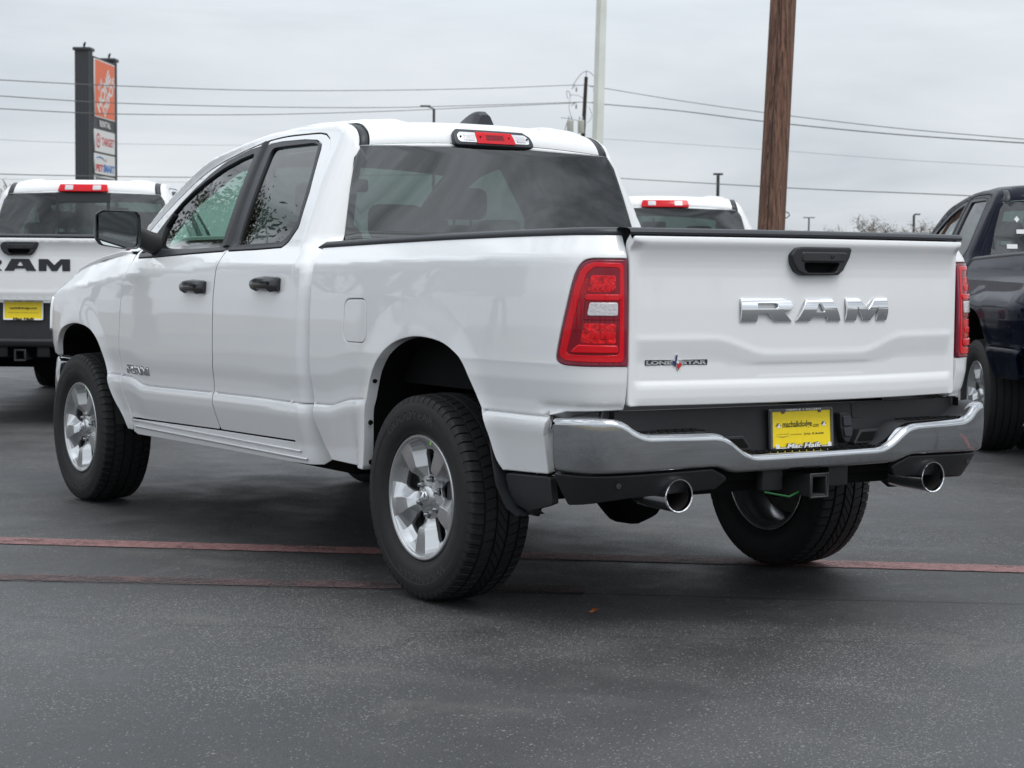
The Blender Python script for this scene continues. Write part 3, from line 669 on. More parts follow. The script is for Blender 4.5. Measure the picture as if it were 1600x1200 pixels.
def make_truck(name, label, cat, loc, rz, style, scale=1.0, group=None):
    global Q
    st = dict(paint='white', wide=False, hd=False, fine=True, letters='chrome', bumper='chrome_b'); st.update(style)
    fine = st['fine']; Q = 1.0 if fine else 2.2
    root = empty(name, loc, rz); root.scale = (scale,)*3; tag(root, label, cat, group)
    pm = M[st['paint']]; sideF = lambda u, z: P_side(u, z, st)
    def off(fn, d, flip=True):
        def g(u, v):
            u = np.asarray(u, float); v = np.asarray(v, float)+0*u; P = fn(u, v); _, nn, _, _ = frame(fn, np.stack([np.ravel(u), np.ravel(v)], 1)); return P+nn.reshape(P.shape)*(-1 if flip else 1)*d
        return g
    for mir in (False, True):
        mk = dict(mirror=mir, flip=True)
        # fender, doors, cab side, bedside
        fen = panel('front_fender', sideF, fillet(FEN, [.012]*32+[0]*(len(FEN)-32)), pm, root, depth=.03, grid=(.035, .022), warp=True, extra=XR, **mk)
        df = panel('front_door', P_cab, fillet(DF, .02, 3), pm, root, holes=[fillet(WF, .02, 3)], grid=(.035, .022), hole_edge=.003, warp=True, extra=XR, hem=M['dark'], gap=.0030, edge=.003, **mk)
        dr = panel('rear_door', P_cab, fillet(DR, .02, 3), pm, root, holes=[fillet(WR, .025, 4)], grid=(.035, .022), hole_edge=.003, warp=True, extra=XR, hem=M['dark'], gap=.0030, edge=.003, **mk)
        for d, W_, G_, gm in ((df, WF, GF, 'gl_front'), (dr, WR, GR, 'gl_priv')):
            Wo = [(a+({3.124: -.016, 3.052: -.015}.get(a, 0) if W_ is WF else {3.106: .012, 3.026: .012}.get(a, 0)), b) for a, b in W_]
            panel('window_frame', P_cab, fillet(inset_poly(Wo, .0005), .02, 4), M['trim'], d, holes=[fillet(G_, .03, 4)], grid=(.06, .03), edge=.003, gap=0, lift=.0025, depth=.014, hole_edge=.003, **mk)
            panel('window', P_cab, fillet(inset_poly(G_, -.012), .03, 4), M[gm], d, grid=(.06, .04), edge=.001, gap=0, lift=-.010, depth=.003, sides=False, **mk)
            # inner door skin
            din = inset_poly(DF if W_ is WF else DR, .03)
            panel('door_lining', off(P_cab, -.05), resample(din, .2), M['dash'], d, holes=[fillet(G_, .03, 3)], grid=(.12, .10), edge=.002, gap=0, depth=.001, **mk)
        # B-pillar gloss appliques sit inside the frames
        cs = [(y, float(ZG(y))+.100) for y in np.linspace(4.40, 2.25, 44)]
        cs += [(2.236, 1.80), (2.216, 1.715), (2.181, 1.603), (2.148, 1.492), (2.115, 1.392), (2.110, 1.36), (2.045, 1.32), (2.045, .47), (2.12, .435), (2.4, .428), (3.0, .425), (3.6, .418), (4.10, .412), (4.145, .425), (4.137, .493)]
        drb = [(3.056, .515), (2.30, .524), (2.302, .60), (2.290, .69), (2.288, .76), (2.268, .85), (2.256, 1.0), (2.270, 1.215), (2.286, 1.30), (2.306, 1.385), (2.336, 1.49), (2.384, 1.66), (2.431, 1.795), (2.481, 1.845), (2.54, 1.870)]
        cs += drb+[(y, float(ZG(y))) for y in np.linspace(2.62, 4.30, 28)]+[(4.235, 1.362), (4.25, 1.345), (4.40, 1.345)]
        panel('cab_side', P_cab, resample(cs, .05), pm, root, grid=(.05, .02), gap=.0014, edge=.003, depth=.03, hem=M['dark'], warp=True, extra=XR, **mk)
        # dark inner shell seen only through the gaps
        panel('inner_sill', off(P_cab, -.035), [(4.35, .44), (4.35, 1.32), (2.2, 1.32), (2.2, .46)], M['dark'], root, grid=(.2, .1), sides=False, **mk)
        for yy0, yy1, z0, z1 in ((4.12, 2.25, .478, .492), (4.10, 2.2, .448, .462)):
            rows = []
            ys = np.linspace(yy0, yy1, 30)
            for dz, o_ in ((0, .0), (.003, .006), (.009, .008), (.013, .0)):
                Pq = P_cab(ys, np.full(30, z0+dz)); Pq[:, 0] -= o_-.001; rows.append(Pq)
            loft('rocker_ridge', rows, pm, root, mirror=mir, ang=60)
        bed = panel('bedside', sideF, fillet(BED, [.010 if (i < 8 or (8+len(LT) < i < 15+len(LT)) or i > len(BED)-4) else 0 for i in range(len(BED))], 3), pm, root, holes=([] if (mir or st['hd']) else [fillet([(1.797, .977), (1.793, 1.150), (1.612, 1.154), (1.608, .979)], .045, 8)]), grid=(.030, .018), depth=.045, warp=True, extra=XR, **mk)
        if not mir and not st['hd']:
            panel('fuel_door', sideF, fillet([(1.797, .977), (1.793, 1.150), (1.612, 1.154), (1.608, .979)], .045, 8), pm, bed, grid=(.04, .03), edge=.003, gap=.0012, depth=.02, lift=-.0005, **mk)
        if fine:
            for (u, z) in ((1.578, .83), (1.607, .66), (1.615, .50)):
                P0 = P_side(np.array([u-.004]), np.array([z]), st)[0]
                lathe('liner_clip', [(-.006, .0001), (-.006, .009), (.0, .011), (.0, .0001)], M['dark'], bed, 14, axis='y', loc=(P0[0]+.024, P0[1]-.006, P0[2]), mirror=mir)
        # bed rail cap
        us = np.concatenate([np.linspace(2.13, .25, 44), np.linspace(.23, .060, 10)]); zt = pinterp(us, [(0, 1.405), (.3, 1.404), (.68, 1.399), (1.1, 1.391), (1.6, 1.378), (2.13, 1.362)])
        B0 = P_side(us, zt, st); x, y, nx, ny = plan(us); nrm = np.stack([-nx, ny, 0*nx], -1)
        rows = []
        for dn, dz in ((.02, -.012), (-.004, -.004), (-.006, .004), (-.002, .015), (.010, .0215), (.05, .024), (.085, .020), (.09, .0), (.088, -.05)):
            Rr = B0+nrm*dn; Rr[:, 2] += dz; Rr[0, 2] -= max(0, dz)*.9; rows.append(Rr)
        loft('rail_cap', rows, M['trim'], bed, mirror=mir, ang=45)
        rr = B0+nrm*.088; lo = rr.copy(); lo[:, 2] = .82; mid = rr.copy(); mid[:, 2] -= .045
        loft('bed_inner_wall', [mid, lo], M['dark'], bed, mirror=mir)
        # tail lamp
        lf = sideF
        tl = panel('taillight', lf, np.array(LIGHT), M['red_rim'], root, grid=(.03, .03), edge=.005, gap=.001, lift=.003, depth=.03, **mk)
        if fine or True:
            ring = fillet([(.075, 1.305), (.186, 1.306), (.212, 1.296), (.232, 1.275), (.250, 1.228), (.270, 1.146), (.292, 1.056), (.306, .995), (.298, .978), (.275, .968), (.19, .965), (.075, .964)], .018, 4)
            inner = fillet([(.090, 1.288), (.180, 1.290), (.206, 1.268), (.222, 1.225), (.240, 1.15), (.262, 1.05), (.276, .998), (.262, .992), (.18, .990), (.092, .992)], .014, 4)
            panel('lamp_ring', lf, ring, M['red'], tl, holes=[inner], grid=(.03, .03), edge=.003, gap=0, lift=.0055, depth=.004, **mk)
            panel('lamp_well', lf, inner, M['red_deep'], tl, grid=(.03, .03), edge=.001, gap=-.001, lift=.0040, depth=.001, **mk)
            for nm, o_, mt, lf_, e_ in (('reflector', [(.104, 1.262), (.190, 1.262), (.204, 1.205), (.104, 1.205)], 'red_hot', .0048, .001), ('lamp_bar', [(.086, 1.198), (.206, 1.198), (.214, 1.176), (.086, 1.176)], 'red', .009, .004),
                                        ('lamp_bezel', [(.090, 1.178), (.206, 1.178), (.216, 1.110), (.090, 1.110)], 'red_deep', .006, .002), ('reverse_lamp', [(.098, 1.170), (.194, 1.170), (.203, 1.124), (.098, 1.124)], 'clear', .0095, .003),
                                        ('reflector', [(.104, 1.098), (.212, 1.098), (.226, 1.030), (.104, 1.030)], 'red_hot', .0048, .001), ('lamp_shelf', [(.098, 1.024), (.232, 1.026), (.268, .996), (.094, .996)], 'red', .010, .005)):
                panel(nm, lf, fillet(o_, .008, 3), M[mt], tl, grid=(.02, .02), edge=e_, gap=0, lift=lf_, depth=.006, **mk)
            if fine:
                for k in range(4):
                    panel('lamp_rib', lf, [(.2000+.0050*k, 1.250), (.2018+.0050*k, 1.250), (.2318+.0062*k, 1.070), (.2300+.0062*k, 1.070)], M['red'], tl, grid=None, edge=.0006, gap=0, lift=.0062, depth=.003, **mk)
                for zz in (1.262, 1.098):
                    for k in range(5):
                        u0 = .108+.017*k; panel('lamp_facet', lf, [(u0, zz-.030), (u0+.012, zz-.030), (u0+.016, zz-.052), (u0+.004, zz-.052)], M['red'], tl, grid=None, edge=.001, gap=0, lift=.0068, depth=.004, **mk)
        # wheel house liner
        for arc_ in (AR, AF):
            A_ = np.array(arc_); m_ = A_.mean(0); A_ = A_+.004*(A_-m_)/np.linalg.norm(A_-m_, axis=1)[:, None]; n_ = len(A_)
            bx_ = P_side(A_[:, 0], A_[:, 1], st)[:, 0]+.012; rows = [np.stack([bx_, A_[:, 0], A_[:, 1]], 1), np.stack([np.full(n_, -.56), A_[:, 0], A_[:, 1]], 1)]
            loft('wheel_well', rows, M['dark'], root, mirror=mir)
            rows = [np.stack([np.full(n_, -.56), A_[:, 0], A_[:, 1]], 1), np.stack([np.full(n_, -.56), A_[:, 0], np.full(n_, .60)], 1)]
            loft('wheel_well', rows, M['dark'], root, mirror=mir)
        if not st['hd']:
            # lower black fascia between wheel and bumper
            panel('lower_fascia', sideF, fillet([(.395, .558), (.668, .548), (.655, .49), (.62, .432), (.54, .412), (.43, .44), (.385, .452)], .02, 3), M['plastic'], root, grid=(.06, .04), edge=.006, depth=.03, lift=-.002, **mk)
            if fine:
                # mud flap edge behind the tyre
                pts = [(-.955, .748, .68), (-.962, .722, .60), (-.965, .684, .50), (-.962, .625, .425), (-.955, .57, .402)]
                rows = [[(p[0]+dx_, p[1]+dy_, p[2]) for p in pts] for dx_, dy_ in ((-.02, 0), (-.022, -.012), (.10, -.012), (.10, 0))]
                loft('splash_guard', rows, M['plastic'], root, mirror=mir, closed=False)
        # door handles
        for d, y0, y1, z0, z1 in ((df, 3.14, 3.40, 1.150, 1.208), (dr, 2.375, 2.635, 1.172, 1.232)):
            zc_ = (z0+z1)/2
            hf = lambda u, v, z0=z0, z1=z1, y0=y0, y1=y1: (lambda P, t: P+np.stack([-(.030*np.sin(PI*np.clip(t, 0, 1))**.55)*(1-.35*((v-(z0+z1)/2)/((z1-z0)/2))**2), 0*t, 0*t], -1))(P_cab(u, v), (np.asarray(u)-y0+.02)/(y1-y0+.04)*.96)
            o_ = [(y0, z1), (y0+.11, z1+.002), (y1-.05, z1-.006), (y1-.005, z1-.018), (y1, zc_-.006), (y1-.02, z0+.006), (y1-.075, z0-.002), (y1-.085, z0+.008), (y0+.085, z0+.008), (y0+.06, z0-.004), (y0, z0)]
            h_ = panel('door_handle', hf, fillet(o_, .010, 4), M['plastic_g'], d, grid=(.02, .012), edge=.010, gap=0, lift=.012, depth=.03, nr=4, **mk)
            panel('handle_pocket', P_cab, fillet([(y0+.05, z0-.022), (y0+.06, z1-.01), (y1-.06, z1-.01), (y1-.05, z0-.022)], .02), M['dark'], d, grid=(.05, .03), edge=.002, gap=0, lift=.0006, depth=.0007, **mk) if False else None
            if fine: lathe('key_cap', [(0, .0001), (0, .008), (-.003, .009)], M['plastic'], h_, 12, loc=(hf(np.array(y0+.06), np.array(zc_+.004))[0]-.013, y0+.06, zc_+.004), mirror=mir)
        # mirror
        mr = empty('side_mirror', (0, 0, 0), 0, root)
        def mpoly(sc, rr_): 
            P = np.array([(-1.248, 1.525), (-1.215, 1.545), (-1.04, 1.542), (-1.022, 1.52), (-1.018, 1.42), (-1.022, 1.37), (-1.04, 1.355), (-1.10, 1.353), (-1.22, 1.372), (-1.245, 1.40)])
            c = P.mean(0); return fillet(c+(P-c)*sc, rr_, 4)
        rows = []
        for yy, sc in ((3.868, .955), (3.864, .985), (3.870, 1.0), (3.90, 1.0), (3.95, .97), (4.00, .86), (4.035, .62), (4.05, .25)):
            p = mpoly(sc, .022); sh = (yy-3.87)*.25; rows.append(np.stack([p[:, 0]+sh, np.full(len(p), yy)+(p[:, 0]+1.02)*-.10, p[:, 1]], 1))
        loft('mirror_housing', rows, M['plastic'], mr, mirror=mir, closed=True, ang=50)
        p0 = mpoly(.955, .022); rows = [np.stack([p0[:, 0], 3.868+(p0[:, 0]+1.02)*-.10, p0[:, 1]], 1)]; p1 = mpoly(.90, .02); rows.append(np.stack([p1[:, 0], 3.885+(p1[:, 0]+1.02)*-.10, p1[:, 1]], 1))
        loft('mirror_bezel', rows, M['trim'], mr, mirror=mir, closed=True)
        p1 = mpoly(.93, .02); V = np.stack([p1[:, 0], 3.884+(p1[:, 0]+1.12)*.05-(p1[:, 1]-1.45)*.06, p1[:, 1]], 1); mesh_np('mirror_glass', V, [tuple(range(len(V)))], M['mirror'], mr, smooth=False, mirror=mir)
        rows = []
        for t, (x_, z_, hy, hz) in enumerate([(-1.04, 1.425, .035, .050), (-.99, 1.415, .04, .052), (-.95, 1.395, .05, .055), (-.90, 1.38, .06, .055)]):
            a = np.linspace(0, 2*PI, 16, endpoint=False); rows.append(np.stack([np.full(16, x_), 3.955+hy*np.sign(np.cos(a))*np.abs(np.cos(a))**.6, z_+hz*np.sign(np.sin(a))*np.abs(np.sin(a))**.6], 1))
        loft('mirror_arm', rows, M['plastic'], mr, mirror=mir, closed=True, ang=60)
        panel('mirror_sail', P_cab, fillet([(3.975, 1.35), (3.985, 1.47), (3.93, 1.555), (4.06, 1.46), (4.15, 1.375), (4.165, 1.335)], .015), M['plastic'], df, grid=(.05, .04), edge=.004, gap=0, lift=.006, depth=.02, **mk)
    # ---- tailgate
    HH = fillet([(-.12, 1.35), (.12, 1.35), (.085, 1.277), (-.095, 1.277)], .01)
    zb = .922 if st['hd'] and st.get('lift') else .808
    tg = panel('tailgate', P_tg, fillet([(-.793, zb), (.793, zb), (.793, 1.404), (-.793, 1.404)], [.02, .02, .012, .012]), pm, root, holes=[HH], grid=(.022, .0075) if fine else (.030, .0055), edge=.006, depth=.04, gap=.003)
    xs = np.linspace(-.80, .80, 60); base = P_tg(xs, np.full(60, 1.395)); base[:, 1] = tg_y(xs)+.012
    rows = []
    for dy_, dz_ in ((.010, 0), (-.002, .004), (-.004, .014), (.002, .026), (.018, .032), (.06, .034), (.075, .030), (.08, .01), (.08, -.05)):
        r_ = base.copy(); r_[:, 1] += dy_; r_[:, 2] = 1.401+dz_*.8; rows.append(r_)
    loft('tailgate_cap', rows, M['trim'], tg, ang=45)
    r0 = rows[-1].copy(); r1 = r0.copy(); r1[:, 2] = zb+.032; loft('tailgate_inner', [r0, r1], M['dark'], tg)
    # handle: bezel with recess
    HO = [(-.150, 1.340), (-.130, 1.366), (-.10, 1.371), (.135, 1.371), (.147, 1.362), (.135, 1.33), (.105, 1.285), (.080, 1.268), (-.085, 1.266), (-.118, 1.280), (-.14, 1.31)]
    HI = [(-.088, 1.312), (.085, 1.312), (.070, 1.284), (.055, 1.277), (-.068, 1.277), (-.083, 1.288)]
    flat = lambda x, z: np.stack([np.asarray(x, float)+0*np.asarray(z, float), tg_y(x)+.012-.0+0*np.asarray(z, float), np.asarray(z, float)+0*np.asarray(x, float)], -1)
    h = panel('tailgate_handle', flat, fillet(HO, .014, 4), M['plastic'], tg, holes=[fillet(HI, .008, 3)], grid=(.03, .02), edge=.010, depth=.05, gap=0, lift=.012, hole_edge=.004, nr=4)
    panel('handle_cup', flat, fillet(inset_poly(HI, -.01), .008), M['dark'], h, grid=None, edge=.001, gap=0, lift=-.022, depth=.001)
    panel('handle_grip', flat, fillet([(-.10, 1.352), (.12, 1.352), (.105, 1.315), (-.10, 1.315)], .01), M['plastic_g'], h, grid=(.04, .02), edge=.006, gap=0, lift=.016, depth=.01)
    lathe('rear_camera', [(.0, .009), (-.003, .0085), (-.0035, .0055), (.0, .004), (.001, .0001)], M['plastic_g'], h, 20, axis='y', loc=(.042, float(tg_y(.04))-.003, 1.336))
    # lettering
    lm = M['chrome'] if st['letters'] == 'chrome' else M['letter_black']
    if st['letters'] == 'chrome': LX = (-.350, -.121, -.103, .113, .137, .356, 1.104, 1.184)
    else: LX = (-.375, -.14, -.12, .12, .14, .375, 1.150, 1.240)
    for i, ch in enumerate('RAM'):
        glyph(ch, P_tg, LX[2*i], LX[2*i+1], LX[6], LX[7], lm, tg, lift=.007, edge=.0022, dome=.009 if st['letters'] == 'chrome' else 0)
    if st['letters'] == 'chrome':
        b = panel('trim_badge', P_tg, fillet([(-.721, .953), (-.721, .972), (-.474, .972), (-.474, .953)], .003), M['trim'], tg, grid=None, edge=.001, gap=0, lift=.002, depth=.003)
        text('badge_lettering', 'LONE', P_tg, -.717, -.618, .9555, .9695, M['silver_l'], b, lift=.004, bold=.05, thick=.002)
        text('badge_lettering', 'STAR', P_tg, -.578, -.478, .9555, .9695, M['silver_l'], b, lift=.004, bold=.05, thick=.002)
        TX = [(.30, 1), (.52, 1), (.52, .68), (.70, .66), (1, .60), (1, .36), (.86, .28), (.62, 0), (.52, .08), (.45, .30), (.30, .26), (.18, .38), (0, .62), (.30, .62)]
        tx = [(-.622+.048*a, .934+.058*b_) for a, b_ in TX]
        panel('badge_emblem', P_tg, tx, M['silver_l'], b, grid=None, edge=.0008, gap=0, lift=.0045, depth=.004)
        panel('badge_emblem', P_tg, [(-.606, .988), (-.600, .988), (-.600, .952), (-.602, .952), (-.608, .949), (-.613, .957), (-.618, .969), (-.606, .969)], M['blue'], b, grid=None, edge=.0005, gap=0, lift=.0055, depth=.002)
        panel('badge_emblem', P_tg, [(-.598, .946), (-.598, .960), (-.578, .960), (-.581, .951), (-.592, .938)], M['badge_red'], b, grid=None, edge=.0005, gap=0, lift=.0055, depth=.002)
        star = [(-.596+.008*(1 if k % 2 == 0 else .42)*math.sin(k*PI/5), .964+.008*(1 if k % 2 == 0 else .42)*math.cos(k*PI/5)) for k in range(10)]
        panel('badge_emblem', P_tg, star, M['white_print'], b, grid=None, edge=.0004, gap=0, lift=.0068, depth=.001)
        for s_, mir in ((1, False), (-1, True)):
            GX = [4.128, 4.040, 4.030, 3.945, 3.935, 3.842] if not mir else [3.842, 3.93, 3.94, 4.025, 4.035, 4.128]
            d = [c for c in root.children if c.name.startswith('front_door')][1 if mir else 0]
            for i, ch in enumerate('RAM'):
                sg_ = .003 if GX[2*i] < GX[2*i+1] else -.003
                glyph(ch, P_cab, GX[2*i]-sg_, GX[2*i+1]+sg_, .7255, .7705, M['letter_black'], d, lift=.002, edge=.001, mirror=mir, flip=True, grid=(.01, .006), name='badge_backing')  # black backing, a little wider than the chrome letter
                glyph(ch, P_cab, GX[2*i], GX[2*i+1], .729, .767, M['chrome'], d, lift=.004, edge=.0025, dome=.004, mirror=mir, flip=True, grid=(.01, .006))
    # ---- roof, back glass, windscreen
    yr = np.linspace
    def roofd(x, y):
        P = P_roof(x, y)
        # two shallow channels run along the roof, raised lanes at the sides
        xx = np.abs(np.asarray(x, float)); d = .016*sstep(.93, .84, xx)-.020*sstep(.66, .54, xx)*1.0
        P[..., 2] += d*sstep(2.30, 2.5, y)*(1-sstep(3.3, 3.6, y)); return P
    rf = panel('roof', roofd, [(-.93, 2.252), (.93, 2.252), (.93, 3.26), (0, 3.34), (-.93, 3.26)], pm, root, grid=(.03, .02), edge=.003, gap=0, depth=.02, sides=False)
    for mir in (False, True):
        us = np.concatenate([np.linspace(2.252, 2.46, 18), np.linspace(2.5, 4.38, 40)]); T = T_dit(us); n_ = np.gradient(T, axis=0); n_ /= np.linalg.norm(n_, axis=1)[:, None]
        sidev = np.tile([1., 0, 0], (len(us), 1)); upv = np.cross(sidev, n_); upv *= np.sign(upv[:, 2:3]+1e-9)
        w_ = .052
        rows = [T+sidev*a-upv*b for a, b in ((-.002, .014), (-.001, .003), (.008, .006), (.010, .003), (w_*.6, .001), (w_, .003), (w_+.001, .016))]
        loft('roof_moulding', rows, M['trim'], rf, mirror=mir, ang=60)
    bl = P_cab
    # back glass on the cab rear surface, in terms of (u, v) -> use x, z mapping
    def P_back(x, z):
        x = np.asarray(x, float)+0*np.asarray(z, float); z = np.asarray(z, float)+0*x
        xs = side_x(CB['y0']+0*x, z); rc = r_cor(z); half = np.maximum(xs-rc, .1); y = y_rear(z)-.035*(1-np.clip(np.abs(x)/half, 0, 1)**2)
        y = y+.006*sstep(.0, 1.0, (np.abs(x)-half)/.06)
        return np.stack([x, y-.001, z], -1)
    bg_o = fillet([(-.796, 1.36), (.796, 1.36), (.776, 1.46), (.738, 1.62), (.700, 1.755), (.664, 1.808), (0, 1.828), (-.664, 1.808), (-.700, 1.755), (-.738, 1.62), (-.776, 1.46)], .012, 3)
    panel('rear_window', P_back, bg_o, M['gl_back'], root, grid=(.06, .05), edge=.002, gap=0, depth=.001, lift=.001, sides=False)
    # ceramic band round the back glass
    panel('window_frame', P_back, bg_o, M['dark'], root, holes=[fillet([(-.75, 1.375), (.75, 1.375), (.735, 1.46), (.70, 1.62), (.665, 1.74), (.64, 1.76), (0, 1.775), (-.64, 1.76), (-.665, 1.74), (-.70, 1.62), (-.735, 1.46)], .03)], grid=(.06, .05), edge=.001, gap=0, lift=-.004, depth=.002)
    if st['hd'] and st.get('slider'):
        for x0, x1 in ((-.235, -.205), (.205, .235)):
            panel('window_divider', P_back, [(x0, 1.38), (x1, 1.38), (x1, 1.80), (x0, 1.80)], M['plastic_g'], root, grid=(.1, .1), edge=.002, gap=0, lift=.006, depth=.006)
        panel('window_divider', P_back, [(-.235, 1.735), (.235, 1.735), (.235, 1.82), (-.235, 1.82)], M['plastic'], root, grid=(.1, .1), edge=.002, gap=0, lift=.008, depth=.008)
    # cab back panel below the glass
    panel('cab_back', P_back, [(-.82, .55), (.82, .55), (.86, 1.1), (.80, 1.372), (-.80, 1.372), (-.86, 1.1)], pm, root, grid=(.15, .1), edge=.002, gap=0, depth=.01)
    # header above the glass joins the roof
    xs = np.linspace(-1, 1, 41); A = roofd(xs, np.full(41, 2.252)); Bq = P_back(A[:, 0]*1.0, pinterp(np.abs(A[:, 0]), [(0, 1.826), (.67, 1.806)]))
    loft('roof_header', [A, A*.5+Bq*.5+np.array([0, -.004, 0]), Bq+np.array([0, .002, 0])], pm, rf, ang=70)
    # third brake lamp
    def P_ch(x, z):
        x = np.asarray(x, float)+0*np.asarray(z, float); z = np.asarray(z, float)+0*x
        t = np.clip((z-1.82)/.085, 0, 1); return np.stack([x, 2.218+.050*t**1.6+.02*(x/.25)**2, z], -1)
    if not st['hd']:
        cb = panel('brake_lamp', P_ch, fillet([(-.215, 1.824), (.215, 1.824), (.200, 1.872), (.165, 1.893), (-.19, 1.896), (-.212, 1.880)], .018, 4), M['trim'], rf, grid=(.03, .02), edge=.006, gap=0, lift=.012, depth=.05)
        panel('lamp_lens', P_ch, fillet([(-.194, 1.835), (.182, 1.835), (.186, 1.862), (.165, 1.878), (-.180, 1.881), (-.196, 1.868)], .02, 5), M['silver_l'], cb, grid=(.03, .02), edge=.004, gap=0, lift=.015, depth=.01)
        panel('lamp_red_lens', P_ch, fillet([(-.106, 1.832), (.102, 1.832), (.090, 1.879), (-.104, 1.881)], .003), M['red'], cb, grid=(.03, .02), edge=.002, gap=0, lift=.0175, depth=.006)
        panel('lamp_reflector', P_ch, [(-.055, 1.845), (.040, 1.845), (.040, 1.868), (-.055, 1.868)], M['red_deep'], cb, grid=None, edge=.001, gap=0, lift=.0185, depth=.002)
        for x0, x1 in ((-.166, -.112), (.112, .160)):
            panel('lamp_bulb_window', P_ch, [(x0, 1.843), (x1, 1.843), (x1-.003, 1.867), (x0, 1.868)], M['clear'], cb, grid=None, edge=.001, gap=0, lift=.0175, depth=.003)
        for x0 in (-.181, -.083, .068, .172):
            panel('lamp_screw', P_ch, [(x0+.004*math.cos(k*PI/4), 1.858+.004*math.sin(k*PI/4)) for k in range(8)], M['dark'], cb, grid=None, edge=.0005, gap=0, lift=.0188, depth=.002)
    else:
        cb = panel('brake_lamp', P_ch, fillet([(-.22, 1.826), (.22, 1.826), (.205, 1.888), (-.205, 1.888)], .014), M['red'], rf, grid=(.03, .02), edge=.006, gap=0, lift=.014, depth=.05)
        for x0, x1 in ((-.155, -.085), (.085, .155)):
            panel('lamp_bulb_window', P_ch, fillet([(x0, 1.838), (x1, 1.838), (x1, 1.878), (x0, 1.878)], .006), M['clear'], cb, grid=None, edge=.003, gap=0, lift=.017, depth=.004)
    if fine:
        # shark-fin antenna
        fz = float(roofd(np.array([.3]), np.array([2.75]))[0][2]); rows = []
        for k in range(11):
            t = k/10; y_ = 2.62+.30*t; hgt = .078*(1-t)**.5 if t > .12 else .078*(.93+.55*t); hgt = [.058, .076, .077, .074, .067, .057, .045, .032, .021, .012, .003][k]; wd = [.040, .044, .043, .040, .037, .033, .029, .024, .018, .012, .004][k]
            wd *= 1.45; rows.append([(.20-wd, y_, fz-.008), (.20-wd*.74, y_, fz+hgt*.35), (.20-wd*.46, y_, fz+hgt*.88), (.20-wd*.25, y_, fz+hgt), (.20+wd*.25, y_, fz+hgt), (.20+wd*.46, y_, fz+hgt*.88), (.20+wd*.74, y_, fz+hgt*.35), (.20+wd, y_, fz-.008)])
        loft('roof_antenna', rows, M['trim'], rf, ang=30, cap=True)
    panel('windscreen', P_roof, [(-.97, 3.275), (0, 3.355), (.97, 3.275), (.97, 4.40), (-.97, 4.40)], M['gl_wind'], root, grid=(.12, .08), edge=.001, gap=0, sides=False)
    def P_fb(u, z):
        x, y, nx, ny = plan(u); d = .025+.25*(np.asarray(z, float)-.60)**2*2; return np.stack([-(x+nx*d), y+ny*d, np.asarray(z, float)+0*x], -1)
    # ---- hood and nose
    hz = lambda y: pinterp(y, [(4.2, 1.345), (4.45, 1.345), (4.65, 1.322), (4.9, 1.288), (5.1, 1.252), (5.3, 1.192), (5.45, 1.12), (5.6, 1.05), (5.72, .98)])
    def P_hood(x, y):
        x = np.asarray(x, float)+0*np.asarray(y, float); y = np.asarray(y, float)+0*x
        hw_ = pinterp(y, [(4.2, .885), (4.7, .90), (5.1, .875), (5.3, .83), (5.45, .77), (5.6, .66), (5.72, .45)]); a = np.abs(x)
        z = hz(y)+.055*(1-a**3)+.040*sstep(.78, .60, a)*sstep(5.6, 5.1, y)-.012*sstep(.30, .15, a)
        return np.stack([x*hw_, y, z], -1)
    panel('hood', P_hood, [(-.995, 4.36), (.995, 4.36), (.995, 5.44), (.75, 5.60), (0, 5.70), (-.75, 5.60), (-.995, 5.44)], pm, root, grid=(.06, .04), edge=.005, gap=.001, depth=.02)
    if not st['hd']:
        for s_ in (-1, 1):
            panel('hood_vent', P_hood, [(s_*.66, 4.56), (s_*.74, 4.56), (s_*.74, 4.86), (s_*.68, 4.92)], pm, root, grid=(.05, .05), edge=.006, gap=0, lift=.016, depth=.018)
            for q_ in (0, .045):
                panel('hood_badge', P_hood, [(s_*(.675+q_), 4.60), (s_*(.690+q_), 4.60), (s_*(.690+q_), 4.82), (s_*(.675+q_), 4.82)], M['chrome'], root, grid=None, edge=.002, gap=0, lift=.022, depth=.008)
    for mir in (False, True):
        panel('grille', sideF, [(5.46, .76), (6.32, .76), (6.32, 1.10), (5.80, 1.07), (5.50, 1.03)], M['plastic_g'], root, grid=(.1, .06), edge=.004, gap=0, lift=-.01, depth=.02, mirror=mir, flip=True)
        panel('headlight', sideF, fillet([(5.412, .90), (5.455, 1.09), (5.75, 1.09), (5.75, .96), (5.50, .90)], .015), M['silver_l'], root, grid=(.05, .05), edge=.006, gap=0, lift=.012, depth=.03, mirror=mir, flip=True)
        panel('front_bumper', P_fb, fillet([(5.385, .755), (5.375, .44), (5.46, .385), (6.32, .385), (6.32, .765)], .03), M['chrome_b'], root, grid=(.07, .04), edge=.022, gap=0, lift=.010, depth=.09, nr=4, mirror=mir, flip=True)
    # ---- rear bumper
    sl_ = 1.150
    if not st['hd'] or True:
        topc = [(.0, .632), (.330, .632), (.445, .716), (.790, .722), (.862, .776), (.985, .780), (sl_, .772)]
        botc = [(sl_, .578), (.98, .578), (.475, .590), (.395, .562), (0, .556)]
        outl = [(-a, b) for a, b in topc[::-1]]+topc[1:]+botc[:-1]+[(-a, b) for a, b in botc[::-1][1:]]
        rad = [.16 if abs(p[0]) < 1.1 else .014 for p in outl]
        bp = panel('rear_bumper', P_bump, fillet(outl, rad, 6), M[st['bumper']], root, grid=(.04, .02), edge=.024, gap=0, depth=.045, nr=6)
        # black pads behind the chrome and the wall that carries the plate
        tc_ = fillet([(-a, b) for a, b in topc[::-1]]+topc[1:]+[(1.15, .2), (-1.15, .2)], [.16]*13+[0, 0], 6)
